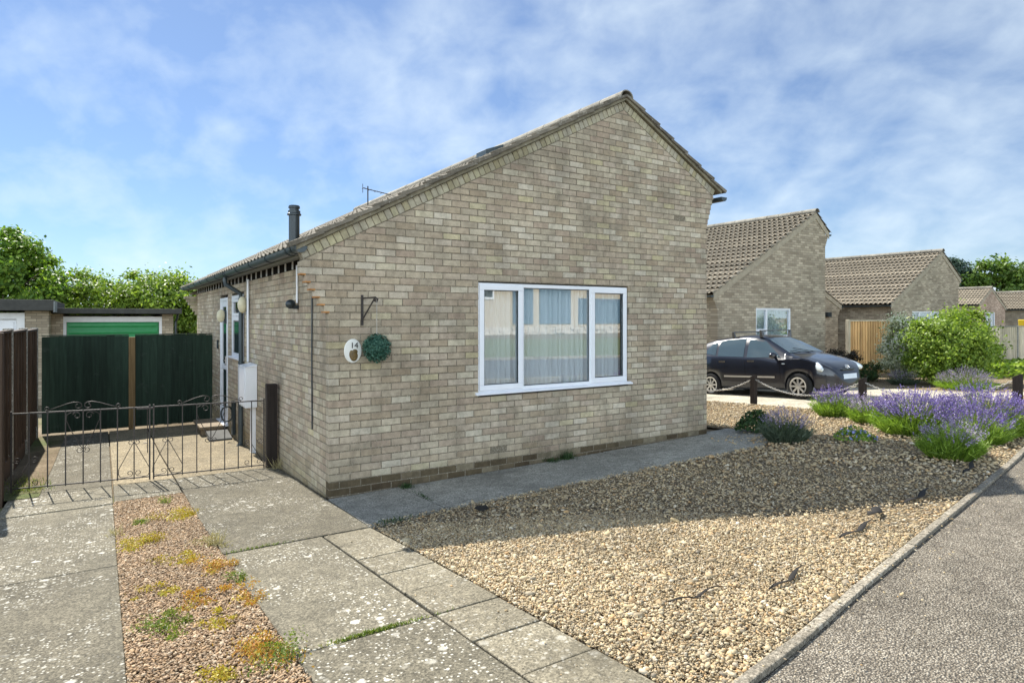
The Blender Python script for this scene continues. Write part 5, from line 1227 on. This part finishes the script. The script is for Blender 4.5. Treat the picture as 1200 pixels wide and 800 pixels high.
w_ = MB(); w_.box(-3.62, -3.12, 14.2, 19.5, -.6, 2.0); w_.box(-7.2, -6.1, 14.2, 19.5, -.6, 2.0); w_.box(-6.1, -3.62, 19.3, 19.5, -.6, 2.0); w_.build('wall', FB_X, g2_)
d_ = MB(); d_.box(-5.95, -3.80, 14.32, 14.35, -.5, 1.78)
for i in range(8): z = -.42+i*.27; d_.box(-5.9, -3.85, 14.30, 14.319, z, z+.24)
d_.build('garage_door', M_PVC, g2_, bevel=.004); f_ = MB(); f_.box(-6.1, -3.622, 14.22, 14.30, 1.79, 1.95); f_.box(-3.79, -3.622, 14.22, 14.30, -.5, 1.79); f_.build('door_frame', M_WHITE, g2_)
r_ = MB(); r_.box(-7.5, -3.0, 13.85, 19.7, 2.01, 2.29); r_.build('flat_roof', M_FELT, g2_, bevel=.01); f_ = MB(); f_.box(-2.998, -2.975, 13.86, 15.04, 1.97, 2.25); f_.build('fascia', M_FASCIA_G, g2_)
LG = 'trees behind the garages'
tree('leafy_tree', 'tallest broad tree at the far left behind the white door garage', -5.0, 23.5, 5.6, (2.1, 2.0, 2.1), 26000, .085, M_LEAF_T, LG, 80, crown_c=.62, csize=.13)
tree('leafy_tree', 'bushy light green tree behind the join of the two garages', -2.3, 24.0, 4.35, (1.8, 1.6, 1.6), 15000, .075, M_LEAF_Y, LG, 70, crown_c=.62, csize=.14)
tree('leafy_tree', 'wispy light green tree behind the green door garage', -.1, 24.2, 4.65, (1.9, 1.6, 1.7), 15000, .075, M_LEAF_Y, LG, 70, crown_c=.62, csize=.16)
tree('leafy_tree', 'low light green tree between the garage and the bungalow eaves', 1.9, 23.8, 4.0, (1.6, 1.4, 1.7), 12000, .075, M_LEAF_Y, LG, 60, crown_c=.54, csize=.14)
tree('leafy_tree', 'dark green tree crowding behind the tall tree at the far left', -7.6, 25.5, 5.3, (2.2, 2.0, 2.3), 14000, .10, M_LEAF_T, LG, 60, crown_c=.58, csize=.14)
RG = 'trees beyond the far right houses'
tree('conifer_tree', 'narrow dark blue green tree right of the gable behind the shrubs', 94.5, 32.5, 11.0, (1.9, 1.9, 5.0), 7000, .22, M_LEAF_B, RG, 60, crown_c=.52, csize=.16)
for x, y, h_, r_, lb_ in ((96.3, 31.3, 8.6, 3.6, 'rounded dark green tree left in the far right group'), (98.9, 29.7, 10.4, 4.2, 'tallest rounded green tree in the far right group'), (102.8, 27.1, 10.2, 4.4, 'rounded green tree at the right edge of the far group'), (106.5, 26, 9.8, 4.2, 'green tree half outside the right edge in the far group')):
    tree('leafy_tree', lb_, x, y, h_, (r_, r_*.8, h_*.42), 9000, .28, M_LEAF, RG, 60, crown_c=.58, csize=.14)

# ------------------------------------------------------------------ across the road (seen in the window glass)
oh_ = empty('rendered_house', 'cream rendered house with blue garage door across the road, seen in the window glass', 'house', (8, -34, .6))
w_ = MB(); w_.box(12, 45, -36, -34, .9, 6.0); w_.build('wall', M_RENDERW, oh_); r_ = MB(); r_.prism([(11.5, -33.5, 6.0), (11.5, -40, 8.8), (11.5, -46, 6.0)], (34, 0, 0)); r_.build('roof', M_TILE_FAR, oh_)
for a, b, e in ((24.3, 26.2, 4.4), (26.8, 29.9, 4.4), (30.7, 36.5, 3.4)): d_ = MB(); d_.box(a, b, -33.99, -33.93, 1.35, e); d_.build('garage_door', M_BLUEDOOR, oh_)
for a, b in ((21.0, 22.6), (15, 17.5), (39, 41)):
    d_ = MB(); d_.box(a, b, -33.99, -33.92, 3.2, 4.6); f_ = d_.build('window', M_PVC, oh_); d_ = MB(); d_.box(a+.12, b-.12, -33.915, -33.9, 3.35, 4.5); d_.build('pane', M_DGLASS, f_)
sw_ = MB()
for jj in range(3):
    x = 6-random.uniform(0, .5)
    while x < 42:
        w = random.uniform(.22, .75); z_ = .72+jj*.17; sw_.box(x+.015, x+w-.015, -25.3+random.uniform(0, .08), -24.9+random.uniform(-.05, .05), z_+random.uniform(-.03, .02), z_+.17+random.uniform(-.03, .05)); x += w
tag(sw_.build('rubble_wall', M_STONE, bevel=.02), 'low pale rubble stone wall along the lawn across the road', 'wall')
print('scene built')
